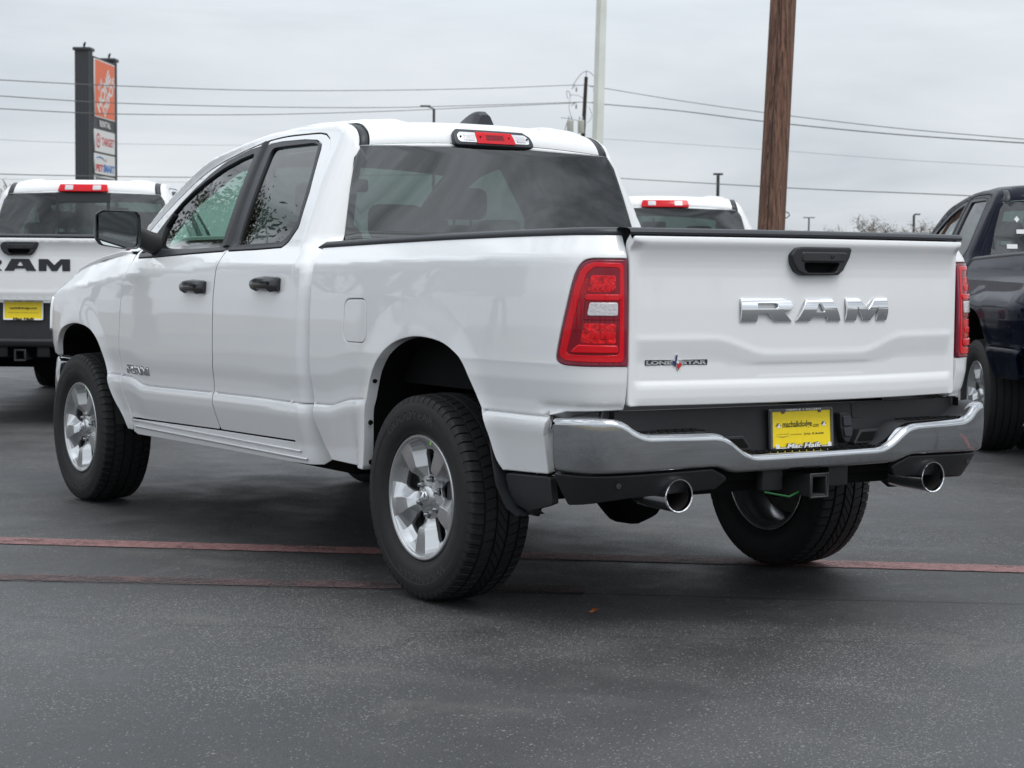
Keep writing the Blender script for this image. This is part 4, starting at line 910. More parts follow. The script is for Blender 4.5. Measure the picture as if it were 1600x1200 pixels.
        line = np.array([p for p in tc_ if p[1] > .5 and abs(p[0]) < 1.135]); line = line[np.argsort(line[:, 0])]
        A = P_bump(line[:, 0], line[:, 1]-.004); xn, yn = A[:, 0], A[:, 1]; A[:, 1] += .022; A[:, 0] *= .985
        B2 = A.copy(); B2[:, 1] = np.maximum(A[:, 1]+.004, .185+.03*(A[:, 0]/.8)**2); B2[:, 2] += .004; B2[:, 0] = np.clip(B2[:, 0], -.95, .95)
        C2 = A.copy(); C2[:, 2] -= .03; C2[:, 1] -= .006
        loft('step_pad', [C2, A, B2], M['pad'], bp, ang=40)
        wall = lambda x, z: np.stack([np.asarray(x, float)+0*np.asarray(z, float), .170+.03*(np.asarray(x, float)/.8)**2+.0*np.asarray(z, float)+(np.asarray(z, float)-.7)*.06, np.asarray(z, float)+0*np.asarray(x, float)], -1)
        panel('bumper_back', wall, [(-.90, .60), (.90, .60), (.86, .795), (-.86, .795)] if zb < .85 else [(-.90, .60), (.90, .60), (.86, .905), (-.86, .905)], M['plastic'], bp, grid=(.15, .06), edge=.004, gap=0, depth=.02)
        if fine:
            # tread bars on the pads
            for sx0, sx1, zz, rows_, in ((.47, .80, .7235, 4), (-.80, -.47, .7235, 4), (-.31, .31, .6365, 3)):
                nb_ = int((sx1-sx0)/.034)
                for r_ in range(rows_):
                    for k in range(nb_):
                        x0 = sx0+.034*k+(.012 if r_ % 2 else 0); yb = float(np.interp(abs(x0), _bs[::-1]*0+BPL[::-1, 0], BPL[::-1, 1]))+.034+.024*r_
                        if yb > .165: continue
                        box('pad_bar', (x0, yb, zz), (x0+.024, yb+.008, zz+.004), M['dark'], bp)
            for s_ in (-1, 1):
                # seam and step notch
                box('wall_seam', (s_*.835-.0015, .175, .70), (s_*.835+.0015, .203, .795), M['dark'], bp)
                panel('step_notch', lambda x, z: wall(x, z)+np.array([0, -.035, 0]), fillet([(s_*.245, .640), (s_*.285, .694), (s_*.385, .694), (s_*.345, .640)], .006), M['plastic'], bp, grid=None, edge=.004, gap=0, depth=.04)
                panel('notch_shade', lambda x, z: wall(x, z)+np.array([0, -.0352, 0]), fillet([(s_*.262, .650), (s_*.290, .684), (s_*.368, .684), (s_*.342, .650)], .005), M['dark'], bp, grid=None, edge=.0006, gap=0, lift=.001, depth=.002)  # dark sheet stands in for the shade inside the notch opening
            cn = empty('trailer_socket', (0, 0, 0), 0, bp)
            panel('socket_body', wall, fillet([(.185, .757), (.222, .757), (.236, .748), (.244, .70), (.240, .665), (.228, .645), (.208, .645), (.196, .662), (.186, .70)], .008), M['plastic'], cn, grid=None, edge=.006, gap=0, lift=.032, depth=.035)
            panel('socket_lid', wall, fillet([(.190, .745), (.226, .745), (.234, .708), (.192, .708)], .005), M['trim'], cn, grid=None, edge=.003, gap=0, lift=.042, depth=.012)
            panel('socket_lid', wall, fillet([(.192, .702), (.238, .702), (.234, .668), (.200, .668)], .008), M['trim'], cn, grid=None, edge=.003, gap=0, lift=.040, depth=.012)
            panel('wall_flap', wall, fillet([(.268, .795), (.318, .795), (.314, .735), (.274, .735)], .008), M['plastic'], bp, grid=None, edge=.002, gap=0, lift=.003, depth=.004)
        # valance below the chrome
        vo = [(-1.168, .572), (-.985, .572), (-.478, .584), (-.415, .555), (-.40, .540), (-.44, .505), (-.80, .488), (-1.168, .452)]
        for s_ in (1, -1):
            o_ = [(a*s_, b) for a, b in vo]
            vp = panel('bumper_valance', P_bump, fillet(o_, .012), M['plastic'], root, grid=(.05, .04), edge=.006, gap=0, lift=-.012, depth=.03)
            if fine:
                q = P_bump(np.array([-.86*s_]), np.array([.545]))[0]
                lathe('parking_sensor', [(.0, .011), (-.003, .010), (-.0035, .0001)], M['trim'], vp, 16, axis='y', loc=(q[0], q[1]+.007, q[2]))
        # plate
        pl = empty('license_plate', (0, 0, 0), 0, root)
        pf = lambda x, z: np.stack([np.asarray(x, float)+0*np.asarray(z, float), .150+0*np.asarray(x, float)+(np.asarray(z, float)-.7)*.06, np.asarray(z, float)+0*np.asarray(x, float)], -1)
        px0, px1, pz0, pz1 = -.1525, .1525, .632+(.140 if zb > .85 else 0), .782+(.140 if zb > .85 else 0)
        ow = pz1-pz0
        X = lambda t: px0+(px1-px0)*t
        Z = lambda t: pz0+(pz1-pz0)*t
        panel('plate_sheet', pf, [(X(.02), Z(.03)), (X(.98), Z(.03)), (X(.98), Z(.97)), (X(.02), Z(.97))], M['yellow'], pl, grid=None, edge=.0005, gap=0, depth=.001)
        fm = M['frame_grey'] if not st['hd'] else M['white_print']
        hol = [(X(.035), Z(.075)), (X(.965), Z(.075)), (X(.965), Z(.935)), (X(.82), Z(.935)), (X(.805), Z(.885)), (X(.775), Z(.885)), (X(.76), Z(.935)), (X(.24), Z(.935)), (X(.225), Z(.885)), (X(.195), Z(.885)), (X(.18), Z(.935)), (X(.035), Z(.935))]
        panel('plate_frame', pf, fillet([(X(0), Z(0)), (X(1), Z(0)), (X(1), Z(1)), (X(0), Z(1))], .010), fm, pl, holes=[hol], grid=None, edge=.0015, gap=0, lift=.005, depth=.012)
        TT = lambda s, a, b, c, d, m_, **k: text('plate_lettering', s, pf, X(a), X(b), Z(c), Z(d), M[m_], pl, **k)
        if fine:
            TT('machaikdodge', .20, .665, .50, .70, 'ink', lift=.0012, bold=.02); TT('.com', .675, .775, .525, .60, 'ink', lift=.0012)
            TT('TEMPLE', .24, .48, .948, .988, 'white_print', lift=.0058, bold=.03); TT('KILLEEN', .56, .80, .948, .988, 'white_print', lift=.0058, bold=.03)
            panel('plate_dot', pf, [(X(.52)+.0028*math.cos(k*PI/4), Z(.968)+.0028*math.sin(k*PI/4)) for k in range(8)], M['white_print'], pl, grid=None, edge=.0002, gap=0, lift=.0062, depth=.001)
            TT('CHRYSLER', .10, .30, .375, .400, 'ink_soft', lift=.0012); TT('DODGE', .33, .50, .355, .385, 'ink', lift=.0012); TT('Jeep', .535, .64, .335, .405, 'ink', lift=.0012); TT('RAM', .72, .85, .350, .388, 'ink', lift=.0012, bold=.04)
            panel('plate_swoosh', pf, [(X(.09), Z(.345)), (X(.20), Z(.325)), (X(.31), Z(.345)), (X(.20), Z(.31))], M['frame_grey'], pl, grid=None, edge=.0002, gap=0, lift=.0012, depth=.001)
            panel('plate_emblem', pf, fillet([(X(.668), Z(.395)), (X(.70), Z(.395)), (X(.70), Z(.355)), (X(.684), Z(.34)), (X(.668), Z(.355))], .001), M['ink_soft'], pl, grid=None, edge=.0002, gap=0, lift=.0012, depth=.001)
            # script on the frame, white brush letters with dark edge
            TT('Mac Haik', .245, .80, .018, .165, 'frame_grey', lift=.0072, bold=.09, slant=.35, thick=.003); TT('Mac Haik', .25, .795, .03, .155, 'white_print', lift=.0088, bold=.035, slant=.35)
            for a, b in ((.08, .27), (.80, .96)):
                panel('plate_swoosh', pf, [(X(a), Z(.045)), (X(b), Z(.040)), (X(b), Z(.065)), (X(a), Z(.060))], M['white_print'], pl, grid=None, edge=.0002, gap=0, lift=.0066, depth=.001)
            for cx_ in (.10, .93):
                panel('plate_rosette', pf, [(X(cx_)+.0095*(1+.12*math.cos(9*k*PI/12))*math.cos(k*PI/12), Z(.085)+.0095*(1+.12*math.cos(9*k*PI/12))*math.sin(k*PI/12)) for k in range(24)], M['white_print'], pl, grid=None, edge=.0003, gap=0, lift=.0068, depth=.002)
            for cx_, sg_ in ((.125, -1), (.845, 1)):
                for k in range(7):
                    a = R(20+24*k); r0, r1 = .004, .0155-(.003 if k % 2 else 0); w0 = .0016
                    c_ = np.array([X(cx_+.01), Z(.575)]); d_ = np.array([math.cos(a), math.sin(a)]); n_ = np.array([-d_[1], d_[0]])
                    panel('plate_feather', pf, [tuple(c_+d_*r0-n_*w0*.4), tuple(c_+d_*r1*.8-n_*w0), tuple(c_+d_*r1), tuple(c_+d_*r1*.8+n_*w0), tuple(c_+d_*r0+n_*w0*.4)], M[['badge_red', 'ink_soft', 'teal', 'ink', 'teal', 'ink', 'badge_red'][k]], pl, grid=None, edge=.0002, gap=0, lift=.0013, depth=.001)
                panel('plate_feather', pf, [(X(cx_-.02), Z(.545)), (X(cx_+.045), Z(.545)), (X(cx_+.02), Z(.65))], M['white_print'], pl, grid=None, edge=.0002, gap=0, lift=.0018, depth=.001)
        else:
            TT('machaikdodge.com', .16, .84, .52, .68, 'ink', lift=.0012, bold=.03); TT('CHRYSLER DODGE Jeep RAM', .12, .88, .33, .40, 'ink_soft', lift=.0012); TT('TEMPLE . KILLEEN', .25, .78, .946, .988, 'ink', lift=.0058); TT('Mac Haik', .25, .80, .0, .13, 'ink', lift=.0068, bold=.06, slant=.3)
    # ---- running gear
    fr = empty('chassis', (0, 0, 0), 0, root)
    for s_ in (-1, 1):
        box('frame_rail', (s_*.50-.04, .25, .50), (s_*.50+.04, 5.2, .64), M['dark'], fr, .01)
        tube('shock_absorber', [(s_*.62, .98, .34), (s_*.55, .86, .78)], .028, M['dark'], fr)
        tube('spring', [(s_*.52, 1.19+.055*math.cos(t*.7), .42+.0065*t) for t in range(0, 40)] if False else [(s_*.52, 1.2, .42), (s_*.52, 1.2, .68)], .055, M['dark'], fr)
        tube('tail_pipe', [(s_*.40, 1.75, .50), (s_*.46, 1.2, .60), (s_*.56, .75, .555), (s_*.612, .45, .515), (s_*.616, .20, .505)], .034, M['steel'], fr)
        box('pipe_hanger', (s_*.52-.05, .40, .52), (s_*.52+.05, .46, .60), M['dark'], fr, .01)
    box('cross_member', (-.52, .22, .48), (.52, .32, .60), M['dark'], fr, .015)
    box('bed_floor', (-.80, .30, .70), (.80, 2.12, .735), M['dark'], fr, .01)
    box('underbody', (-.80, 2.1, .50), (.80, 4.4, .56), M['dark'], fr, .01)
    box('engine_pan', (-.5, 4.2, .36), (.5, 5.3, .9), M['dark'], fr, .06)
    box('fuel_tank', (-.68, 2.3, .36), (-.30, 3.5, .56), M['dark'], fr, .04)
    box('muffler', (.1, 1.75, .38), (.62, 2.5, .56), M['steel'], fr, .06)
    tube('rear_axle', [(-.78, 1.205, .40), (.78, 1.205, .40)], .045, M['dark'], fr, 16)
    lathe('differential', [(-.15, .03), (-.12, .08), (-.06, .135), (.02, .15), (.09, .13), (.13, .08), (.15, .03)], M['dark'], fr, 20, axis='x', loc=(-.02, 1.17, .385))
    tube('front_axle', [(-.75, 4.79, .38), (.75, 4.79, .38)], .035, M['dark'], fr, 12)
    tube('drive_shaft', [(0, 1.3, .42), (0, 3.6, .46)], .045, M['dark'], fr, 12)
    lathe('spare_tyre', [(-.09, .18), (-.10, .24), (-.10, .34), (-.06, .37), (.06, .37), (.10, .34), (.10, .24), (.09, .18)], M['rubber'], fr, 36, axis='z', loc=(0, .74, .60), closed=True)
    # exhaust tips
    for s_ in (-1, 1):
        if st['hd'] and s_ < 0: continue
        t_ = lathe('exhaust_tip', [(.24, .036), (.20, .052), (.12, .056), (-.004, .060), (-.010, .0605), (-.014, .058), (-.012, .0545), (.0, .053), (.15, .050), (.15, .0001)], M['chrome'], root, 40, axis='y', loc=(s_*.616, .098, .503))
        lathe('tip_bore', [(.145, .0001), (.145, .049), (.002, .0525)], mat('soot', (.012, .011, .010), .7) if 'soot' not in M else M['soot'], t_, 40, axis='y', loc=(s_*.616, .098, .503))
    # hitch receiver
    hr = empty('hitch_receiver', (0, 0, 0), 0, root)
    for lo, hi in (((-.040, .05, .468), (-.031, .30, .548)), ((.031, .05, .468), (.040, .30, .548)), ((-.0308, .05, .468), (.0308, .30, .477)), ((-.0308, .05, .539), (.0308, .30, .548))): box('receiver_wall', lo, hi, M['hitch'], hr, .002)
    box('receiver_core', (-.030, .12, .478), (.030, .30, .538), M['dark'], hr)
    tube('receiver_collar', [(-.042, .052, .466), (.042, .052, .466), (.042, .052, .550), (-.042, .052, .550), (-.042, .052, .466), (.0, .052, .466)], .005, M['hitch'], hr, 8)
    for s_ in (-1, 1): box('hitch_gusset', (s_*.16-.05, .12, .49), (s_*.16+.05, .16, .60), M['hitch'], hr, .01)
    tube('hitch_tube', [(-.50, .20, .56), (.50, .20, .56)], .035, M['dark'], hr, 10)
    if fine:
        tube('strap', [(-.20, .12, .488), (-.10, .10, .468), (-.02, .12, .485)], .004, M['green_tag'], hr, 6)
    # ---- wheels
    k = .871
    for (x, y, left) in ((-k, 1.205, True), (k, 1.205, False), (-k+.004, 4.798, True), (k-.004, 4.798, False)):
        if st['wide'] and y < 2:
            make_wheel(root, (x*1.17, y, .400), left, fine=False); make_wheel(root, (x*.80, y, .400), left, fine=False)
        else:
            wz = .400 if not st.get('lift') else .367
            w_ = make_wheel(root, (x, y, wz), left, fine=fine, text_on=left, spin=0 if y < 2 else R(4))
            if st.get('lift'): w_.scale = (1.016,)*3
    # ---- interior
    it = empty('interior', (0, 0, 0), 0, root)
    box('floor', (-.85, 2.25, .55), (.85, 4.4, .60), M['dark'], it)
    box('rear_wall', (-.80, 2.255, .6), (.80, 2.28, 1.38), M['cloth'], it)
    panel('headliner', lambda x, y: P_roof(x, y)+np.array([0, 0, -.115]), [(-.97, 2.42), (.97, 2.42), (.97, 3.50), (-.97, 3.50)], M['liner'], it, grid=(.2, .1), edge=.001, gap=0, depth=.001)
    def seat(cx_, y, w_, hh_, hr_):
        s = empty('seat', (0, 0, 0), 0, it)
        box('seat_cushion', (cx_-w_/2, y+.05, .80), (cx_+w_/2, y+.58, .97), M['cloth'], s, .05, 3)
        rows = []
        for zz, ww, yy, th in ((.90, w_*.96, y+.06, .11), (1.10, w_*1.0, y+.0, .12), (1.30, w_*.95, y-.06, .10), (hh_-.05, w_*.80, y-.10, .085), (hh_, w_*.62, y-.11, .05)):
            a = np.linspace(0, 2*PI, 24, endpoint=False); rows.append(np.stack([cx_+ww/2*np.sign(np.cos(a))*np.abs(np.cos(a))**.4, yy+th*np.sign(np.sin(a))*np.abs(np.sin(a))**.6, np.full(24, zz)], 1))
        loft('seat_back', rows, M['cloth'], s, closed=True, cap=True, ang=60)
        if hr_:
            box('headrest', (cx_-.135, y-.16, hh_+.03), (cx_+.135, y-.06, hh_+.19), M['cloth'], s, .045, 3)
            for dx_ in (-.05, .05): tube('headrest_post', [(cx_+dx_, y-.11, hh_-.03), (cx_+dx_, y-.11, hh_+.06)], .007, M['steel'], s, 6)
    seat(-.40, 3.25, .52, 1.49, True); seat(.40, 3.25, .52, 1.49, True)
    seat(-.42, 2.50, .58, 1.37, True); seat(.42, 2.50, .58, 1.37, True); seat(0, 2.50, .26, 1.36, False)
    rows = []
    for yy, z0, z1 in ((3.98, 1.10, 1.28), (4.02, 1.06, 1.33), (4.15, 1.0, 1.345), (4.40, .95, 1.30)):
        a = np.linspace(-.84, .84, 16); rows.append([(q_, yy, z0) for q_ in a]+[(q_, yy, z1-.02*abs(q_)) for q_ in a[::-1]])
    loft('dashboard', rows, M['dash'], it, closed=True, cap=True, ang=50)
    sw_ = empty('steering_wheel', (0, 0, 0), 0, it); c = np.array([-.40, 3.84, 1.235]); ax = np.array([0, -.88, .47]); ux = np.array([1., 0, 0]); uy = np.cross(ax, ux)
    tube('wheel_rim', [tuple(c+(ux*math.cos(t)+uy*math.sin(t))*.185) for t in np.linspace(0, 2*PI, 33)], .016, M['plastic_g'], sw_, 10)
    for t in (0, PI, -PI/2, ): tube('wheel_spoke', [tuple(c), tuple(c+(ux*math.cos(t)+uy*math.sin(t))*.18)], .018, M['plastic'], sw_, 8)
    lathe('airbag_cover', [(.0, .0001), (.0, .06), (-.03, .055), (-.035, .0001)], M['plastic'], sw_, 24, axis='y', loc=tuple(c))
    for s_ in (-1, 1):
        o_ = box('sun_visor', (s_*.42-.20, 3.30, 1.80), (s_*.42+.20, 3.62, 1.82), M['liner'], it, .008); 
        tube('pillar_trim', [tuple(P_cab(np.array([y_]), np.array([z_]))[0]*[s_*-1, 1, 1]+np.array([-s_*.045, 0, 0])) for y_, z_ in ((3.06, 1.35), (3.10, 1.6), (3.14, 1.84))], .055, M['dash'], it, 8)
        tube('pillar_trim', [tuple(P_cab(np.array([y_]), np.array([z_]))[0]*[s_*-1, 1, 1]+np.array([-s_*.06, 0, 0])) for y_, z_ in ((4.25, 1.36), (3.95, 1.61), (3.6, 1.76), (3.3, 1.83))], .05, M['dash'], it, 8)
    box('interior_mirror', (-.12, 3.60, 1.66), (.12, 3.63, 1.73), M['plastic'], it, .015)
    tube('mirror_stem', [(0, 3.63, 1.70), (0, 3.70, 1.76)], .01, M['plastic'], it, 6)
    if not mir is None and st.get('no'): pass
    Q = 1.0
    return root
# ---------------------------------------------------------------- ground
CH = R(-33.532)                     # heading of the parked row behind
F2 = np.array([-math.sin(CH), math.cos(CH)]); R2 = np.array([math.cos(CH), math.sin(CH)]); CP = np.array([-4.7542, -5.1038])
def W2(lat, dep, z=0.): p = CP+R2*lat+F2*dep; return (float(p[0]), float(p[1]), z)
def nodes(name):
    m = bpy.data.materials.new(name); m.use_nodes = True; return m, m.node_tree, m.node_tree.nodes['Principled BSDF']
def nd(t, typ, **k):
    n = t.nodes.new(typ)
    for a, b in k.items():
        if a.startswith('i_'): n.inputs[int(a[2:]) if a[2:].isdigit() else a[2:]].default_value = b
        else: setattr(n, a, b)
    return n
def math_(t, op, a, b=None, c=None, clamp=False):
    n = t.nodes.new('ShaderNodeMath'); n.operation = op; n.use_clamp = clamp
    for i, v in enumerate((a, b, c)):
        if v is None: continue
        if isinstance(v, (int, float)): n.inputs[i].default_value = v
        else: t.links.new(v, n.inputs[i])
    return n.outputs[0]
def noise(t, co, sc, det=4, ro=.5, dist=0.):
    n = nd(t, 'ShaderNodeTexNoise'); n.inputs['Scale'].default_value = sc; n.inputs['Detail'].default_value = det; n.inputs['Roughness'].default_value = ro; n.inputs['Distortion'].default_value = dist
    t.links.new(co, n.inputs['Vector']); return n.outputs[0]
def ramp(t, v, a, b, c=0., d=1.):
    n = nd(t, 'ShaderNodeMapRange'); n.interpolation_type = 'SMOOTHSTEP'
    for i, q in ((1, a), (2, b), (3, c), (4, d)): n.inputs[i].default_value = q
    t.links.new(v, n.inputs[0]); return n.outputs[0]
def mixc(t, f, a, b):
    n = t.nodes.new('ShaderNodeMix'); n.data_type = 'RGBA'
    if isinstance(f, (int, float)): n.inputs[0].default_value = f
    else: t.links.new(f, n.inputs[0])
    for i, q in ((6, a), (7, b)):
        if isinstance(q, tuple): n.inputs[i].default_value = (*q, 1)
        else: t.links.new(q, n.inputs[i])
    return n.outputs[2]
def asphalt_nodes(t):
    co = nd(t, 'ShaderNodeTexCoord').outputs['Object']
    sx = nd(t, 'ShaderNodeSeparateXYZ'); t.links.new(co, sx.inputs[0])
    return co, sx.outputs[0], sx.outputs[1]
def line_mask(t, co, x, y, nx, ny, c, w, wob, wsc=3.):
    """soft mask round a world line n.p = c, wobbling"""
    d = math_(t, 'MULTIPLY_ADD', x, nx, math_(t, 'MULTIPLY', y, ny)); d = math_(t, 'SUBTRACT', d, c)
    n = noise(t, co, wsc, 4, .6); d = math_(t, 'ADD', d, math_(t, 'MULTIPLY', math_(t, 'SUBTRACT', n, .5), wob)); d = math_(t, 'ABSOLUTE', d)
    return ramp(t, d, w, w*.35)
m, t, b = nodes('asphalt')
co, X_, Y_ = asphalt_nodes(t)
big = noise(t, co, .35, 4, .55); mid = noise(t, co, 2.2, 5, .6, .3); fine_ = noise(t, co, 60, 3, .7); grit = noise(t, co, 170, 2, .6)
base = mixc(t, ramp(t, big, .35, .65), (.029, .0294, .0306), (.052, .0524, .0538))
base = mixc(t, ramp(t, mid, .40, .72, 0, .55), base, (.080, .080, .081))
base = mixc(t, ramp(t, fine_, .38, .62, 0, .50), base, (.022, .0225, .0245)); base = mixc(t, ramp(t, grit, .50, .66, 0, .42), base, (.145, .143, .139))
# exposed pale aggregate, denser in worn patches
worn = ramp(t, noise(t, co, .55, 5, .62), .40, .66); lane = ramp(t, noise(t, co, .16, 3, .5), .38, .62, .80, 1.22)
lv = nd(t, 'ShaderNodeVectorMath', operation='SCALE'); t.links.new(base, lv.inputs[0]); t.links.new(lane, lv.inputs['Scale']); base = lv.outputs[0]
stain = ramp(t, noise(t, co, .9, 3, .45, .6), .70, .76); base = mixc(t, math_(t, 'MULTIPLY', stain, .55), base, (.024, .024, .025))
vor = nd(t, 'ShaderNodeTexVoronoi'); vor.inputs['Scale'].default_value = 112; t.links.new(co, vor.inputs['Vector'])
vd = vor.outputs['Distance']; sp = nd(t, 'ShaderNodeSeparateColor'); t.links.new(vor.outputs['Color'], sp.inputs[0])
pick = math_(t, 'GREATER_THAN', sp.outputs[0], math_(t, 'MULTIPLY_ADD', worn, -.52, .95))
chip = math_(t, 'MULTIPLY', ramp(t, vd, .40, .26), pick)
base = mixc(t, math_(t, 'MULTIPLY', chip, .80), base, (.27, .267, .26))
vor2 = nd(t, 'ShaderNodeTexVoronoi'); vor2.inputs['Scale'].default_value = 42; t.links.new(co, vor2.inputs['Vector'])
sp2 = nd(t, 'ShaderNodeSeparateColor'); t.links.new(vor2.outputs['Color'], sp2.inputs[0])
chip2 = math_(t, 'MULTIPLY', ramp(t, vor2.outputs['Distance'], .28, .18), math_(t, 'GREATER_THAN', sp2.outputs[1], .965))
base = mixc(t, math_(t, 'MULTIPLY', chip2, .6), base, (.30, .29, .27))
# dusty tyre scuffs
dust = math_(t, 'MULTIPLY', ramp(t, noise(t, co, 1.3, 6, .65, .8),   .54, .72), .45); base = mixc(t, dust, base, (.115, .11, .10))
seam = line_mask(t, co, X_, Y_, .6157, .788, .566, .020, .05, 2.0); base = mixc(t, math_(t, 'MULTIPLY', seam, .75), base, (.014, .014, .015))
cr1 = line_mask(t, co, X_, Y_, .622, .783, -.283, .010, .10, 3.0); crn = ramp(t, noise(t, co, 2.5, 4), .42, .55); cr1 = math_(t, 'MULTIPLY', cr1, crn); base = mixc(t, math_(t, 'MULTIPLY', cr1, .6), base, (.016, .016, .017))
# old cracks: warped cell borders, only in places
wv = nd(t, 'ShaderNodeVectorMath', operation='ADD'); nv = nd(t, 'ShaderNodeTexNoise'); nv.inputs['Scale'].default_value = 1.4; nv.inputs['Detail'].default_value = 5; t.links.new(co, nv.inputs['Vector']); t.links.new(co, wv.inputs[0]); t.links.new(nv.outputs['Color'], wv.inputs[1])
vc = nd(t, 'ShaderNodeTexVoronoi', feature='DISTANCE_TO_EDGE'); vc.inputs['Scale'].default_value = .28; t.links.new(wv.outputs[0], vc.inputs['Vector'])
ck = math_(t, 'MULTIPLY', ramp(t, vc.outputs['Distance'], .0045, .0012), ramp(t, noise(t, co, .5, 3), .46, .58)); base = mixc(t, math_(t, 'MULTIPLY', ck, .25), base, (.012, .012, .012))
t.links.new(base, b.inputs['Base Color'])
t.links.new(ramp(t, mid, .3, .7, .50, .72), b.inputs['Roughness']); b.inputs['Specular IOR Level'].default_value = .5
hgt = math_(t, 'ADD', math_(t, 'MULTIPLY', fine_, .9), math_(t, 'MULTIPLY', grit, .5)); hgt = math_(t, 'SUBTRACT', hgt, math_(t, 'MULTIPLY', math_(t, 'ADD', seam, math_(t, 'MULTIPLY', ck, .2)), 1.2)); hgt = math_(t, 'ADD', hgt, math_(t, 'MULTIPLY', chip, .35))
bp_ = nd(t, 'ShaderNodeBump'); bp_.inputs['Strength'].default_value = .55; bp_.inputs['Distance'].default_value = .006; t.links.new(hgt, bp_.inputs['Height']); t.links.new(bp_.outputs[0], b.inputs['Normal'])
M['asphalt'] = m
m, t, b = nodes('dry_ground')
co, X_, Y_ = asphalt_nodes(t)
c_ = mixc(t, ramp(t, noise(t, co, .08, 5, .6), .4, .6), (.23, .185, .13), (.13, .125, .07)); c_ = mixc(t, ramp(t, noise(t, co, 6, 5, .7), .4, .65, 0, .5), c_, (.30, .25, .19))
t.links.new(c_, b.inputs['Base Color']); b.inputs['Roughness'].default_value = .95; M['dry'] = m
# far ground: one sheet to the horizon
a = np.linspace(0, 2*PI, 96, endpoint=False); rad = [0, 40, 120, 400, 1200, 3500]; V = [(0, 0, -.06)]; Fc = []
for r_ in rad[1:]: V += [(r_*math.cos(x), r_*math.sin(x), -.06) for x in a]
Fc += [(0, 1+k, 1+(k+1) % 96) for k in range(96)]
for i in range(len(rad)-2):
    o_ = 1+96*i; Fc += [(o_+k, o_+96+k, o_+96+(k+1) % 96, o_+(k+1) % 96) for k in range(96)]
gnd = mesh_np('ground', V, Fc, M['dry'], smooth=False); tag(gnd, kind='structure')
# asphalt lot
def lot_grid(l0, l1, d0, d1, n1, n2):
    V = []; Fc = []
    for i in range(n1+1):
        for j in range(n2+1): V.append(W2(l0+(l1-l0)*i/n1, d0+(d1-d0)*j/n2, 0))
    for i in range(n1):
        for j in range(n2): q = i*(n2+1)+j; Fc.append((q, q+n2+1, q+n2+2, q+1))
    return V, Fc
V, Fc = lot_grid(-45, 60, -30, 25.8, 30, 20)
lot = mesh_np('asphalt_lot', V, Fc, M['asphalt'], smooth=False); tag(lot, kind='structure')
# concrete kerb round the far side of the lot
kb = M['concrete'] = mat('concrete', (.34, .33, .31), .85, noise=(8, .15), bump=(60, .4, .003))
rows = []
for d_, z_ in ((25.78, -.05), (25.78, .12), (25.80, .14), (25.93, .14), (25.95, .12), (25.95, -.05)): rows.append([W2(l, d_, z_) for l in np.linspace(-45, 60, 40)])
k_ = loft('kerb', rows, kb); tag(k_, kind='structure')
# painted bay lines (worn red), 4 mm sheets above the asphalt
def paint(name, c, wear, ln):
    m, t, b = nodes(name); co, X_, Y_ = asphalt_nodes(t); o = t.nodes['Material Output']
    cc = mixc(t, ramp(t, noise(t, co, 25, 5, .7), .4, .65), c, tuple(v*.62 for v in c)); t.links.new(cc, b.inputs['Base Color']); b.inputs['Roughness'].default_value = .7
    bp = nd(t, 'ShaderNodeBump'); bp.inputs['Strength'].default_value = .5; bp.inputs['Distance'].default_value = .005; t.links.new(noise(t, co, 60, 3, .7), bp.inputs['Height']); t.links.new(bp.outputs[0], b.inputs['Normal'])
    w_ = math_(t, 'ADD', math_(t, 'MULTIPLY', noise(t, co, 90, 3, .7), .6), math_(t, 'MULTIPLY', noise(t, co, 5, 5, .6), .4))
    a_ = math_(t, 'MULTIPLY', ramp(t, w_, wear+.07, wear-.07), ramp(t, math_(t, 'ABSOLUTE', math_(t, 'ADD', math_(t, 'SUBTRACT', math_(t, 'MULTIPLY_ADD', X_, ln[0], math_(t, 'MULTIPLY', Y_, ln[1])), ln[2]), math_(t, 'MULTIPLY', math_(t, 'SUBTRACT', noise(t, co, 16, 4, .7), .5), .035))), ln[3], ln[3]*.84)); tr = nd(t, 'ShaderNodeBsdfTransparent'); mx = nd(t, 'ShaderNodeMixShader'); t.links.new(a_, mx.inputs[0]); t.links.new(tr.outputs[0], mx.inputs[1]); t.links.new(b.outputs[0], mx.inputs[2]); t.links.new(mx.outputs[0], o.inputs[0])
    return m
M['red_paint'] = paint('worn_red_paint', (.25, .125, .12), .58, (.652, .758, 1.478, .104)); M['red_paint_old'] = paint('faded_red_paint', (.105, .062, .062), .52, (.616, .788, .660, .085))
def strip(name, p, q, w, m, z=.004):
    p = np.array(p); q = np.array(q); d = (q-p)/np.linalg.norm(q-p); n = np.array([-d[1], d[0]])*w/2; k = 60; V = []; Fc = []
    for i in range(k+1):
        c = p+(q-p)*i/k; j = (random.random()-.5)*.006
        V += [(*(c-n*(1+j)), z), (*(c+n*(1+j)), z)]
    for i in range(k): Fc.append((2*i, 2*i+2, 2*i+3, 2*i+1))
    o = mesh_np(name, V, Fc, m, smooth=False); tag(o, kind='structure'); return o
strip('parking_line', (-4.0, 5.39), (4.6, -2.01), .24, M['red_paint'])
strip('parking_line', (-5.0, 4.755), (-.30, 1.08), .21, M['red_paint_old'])
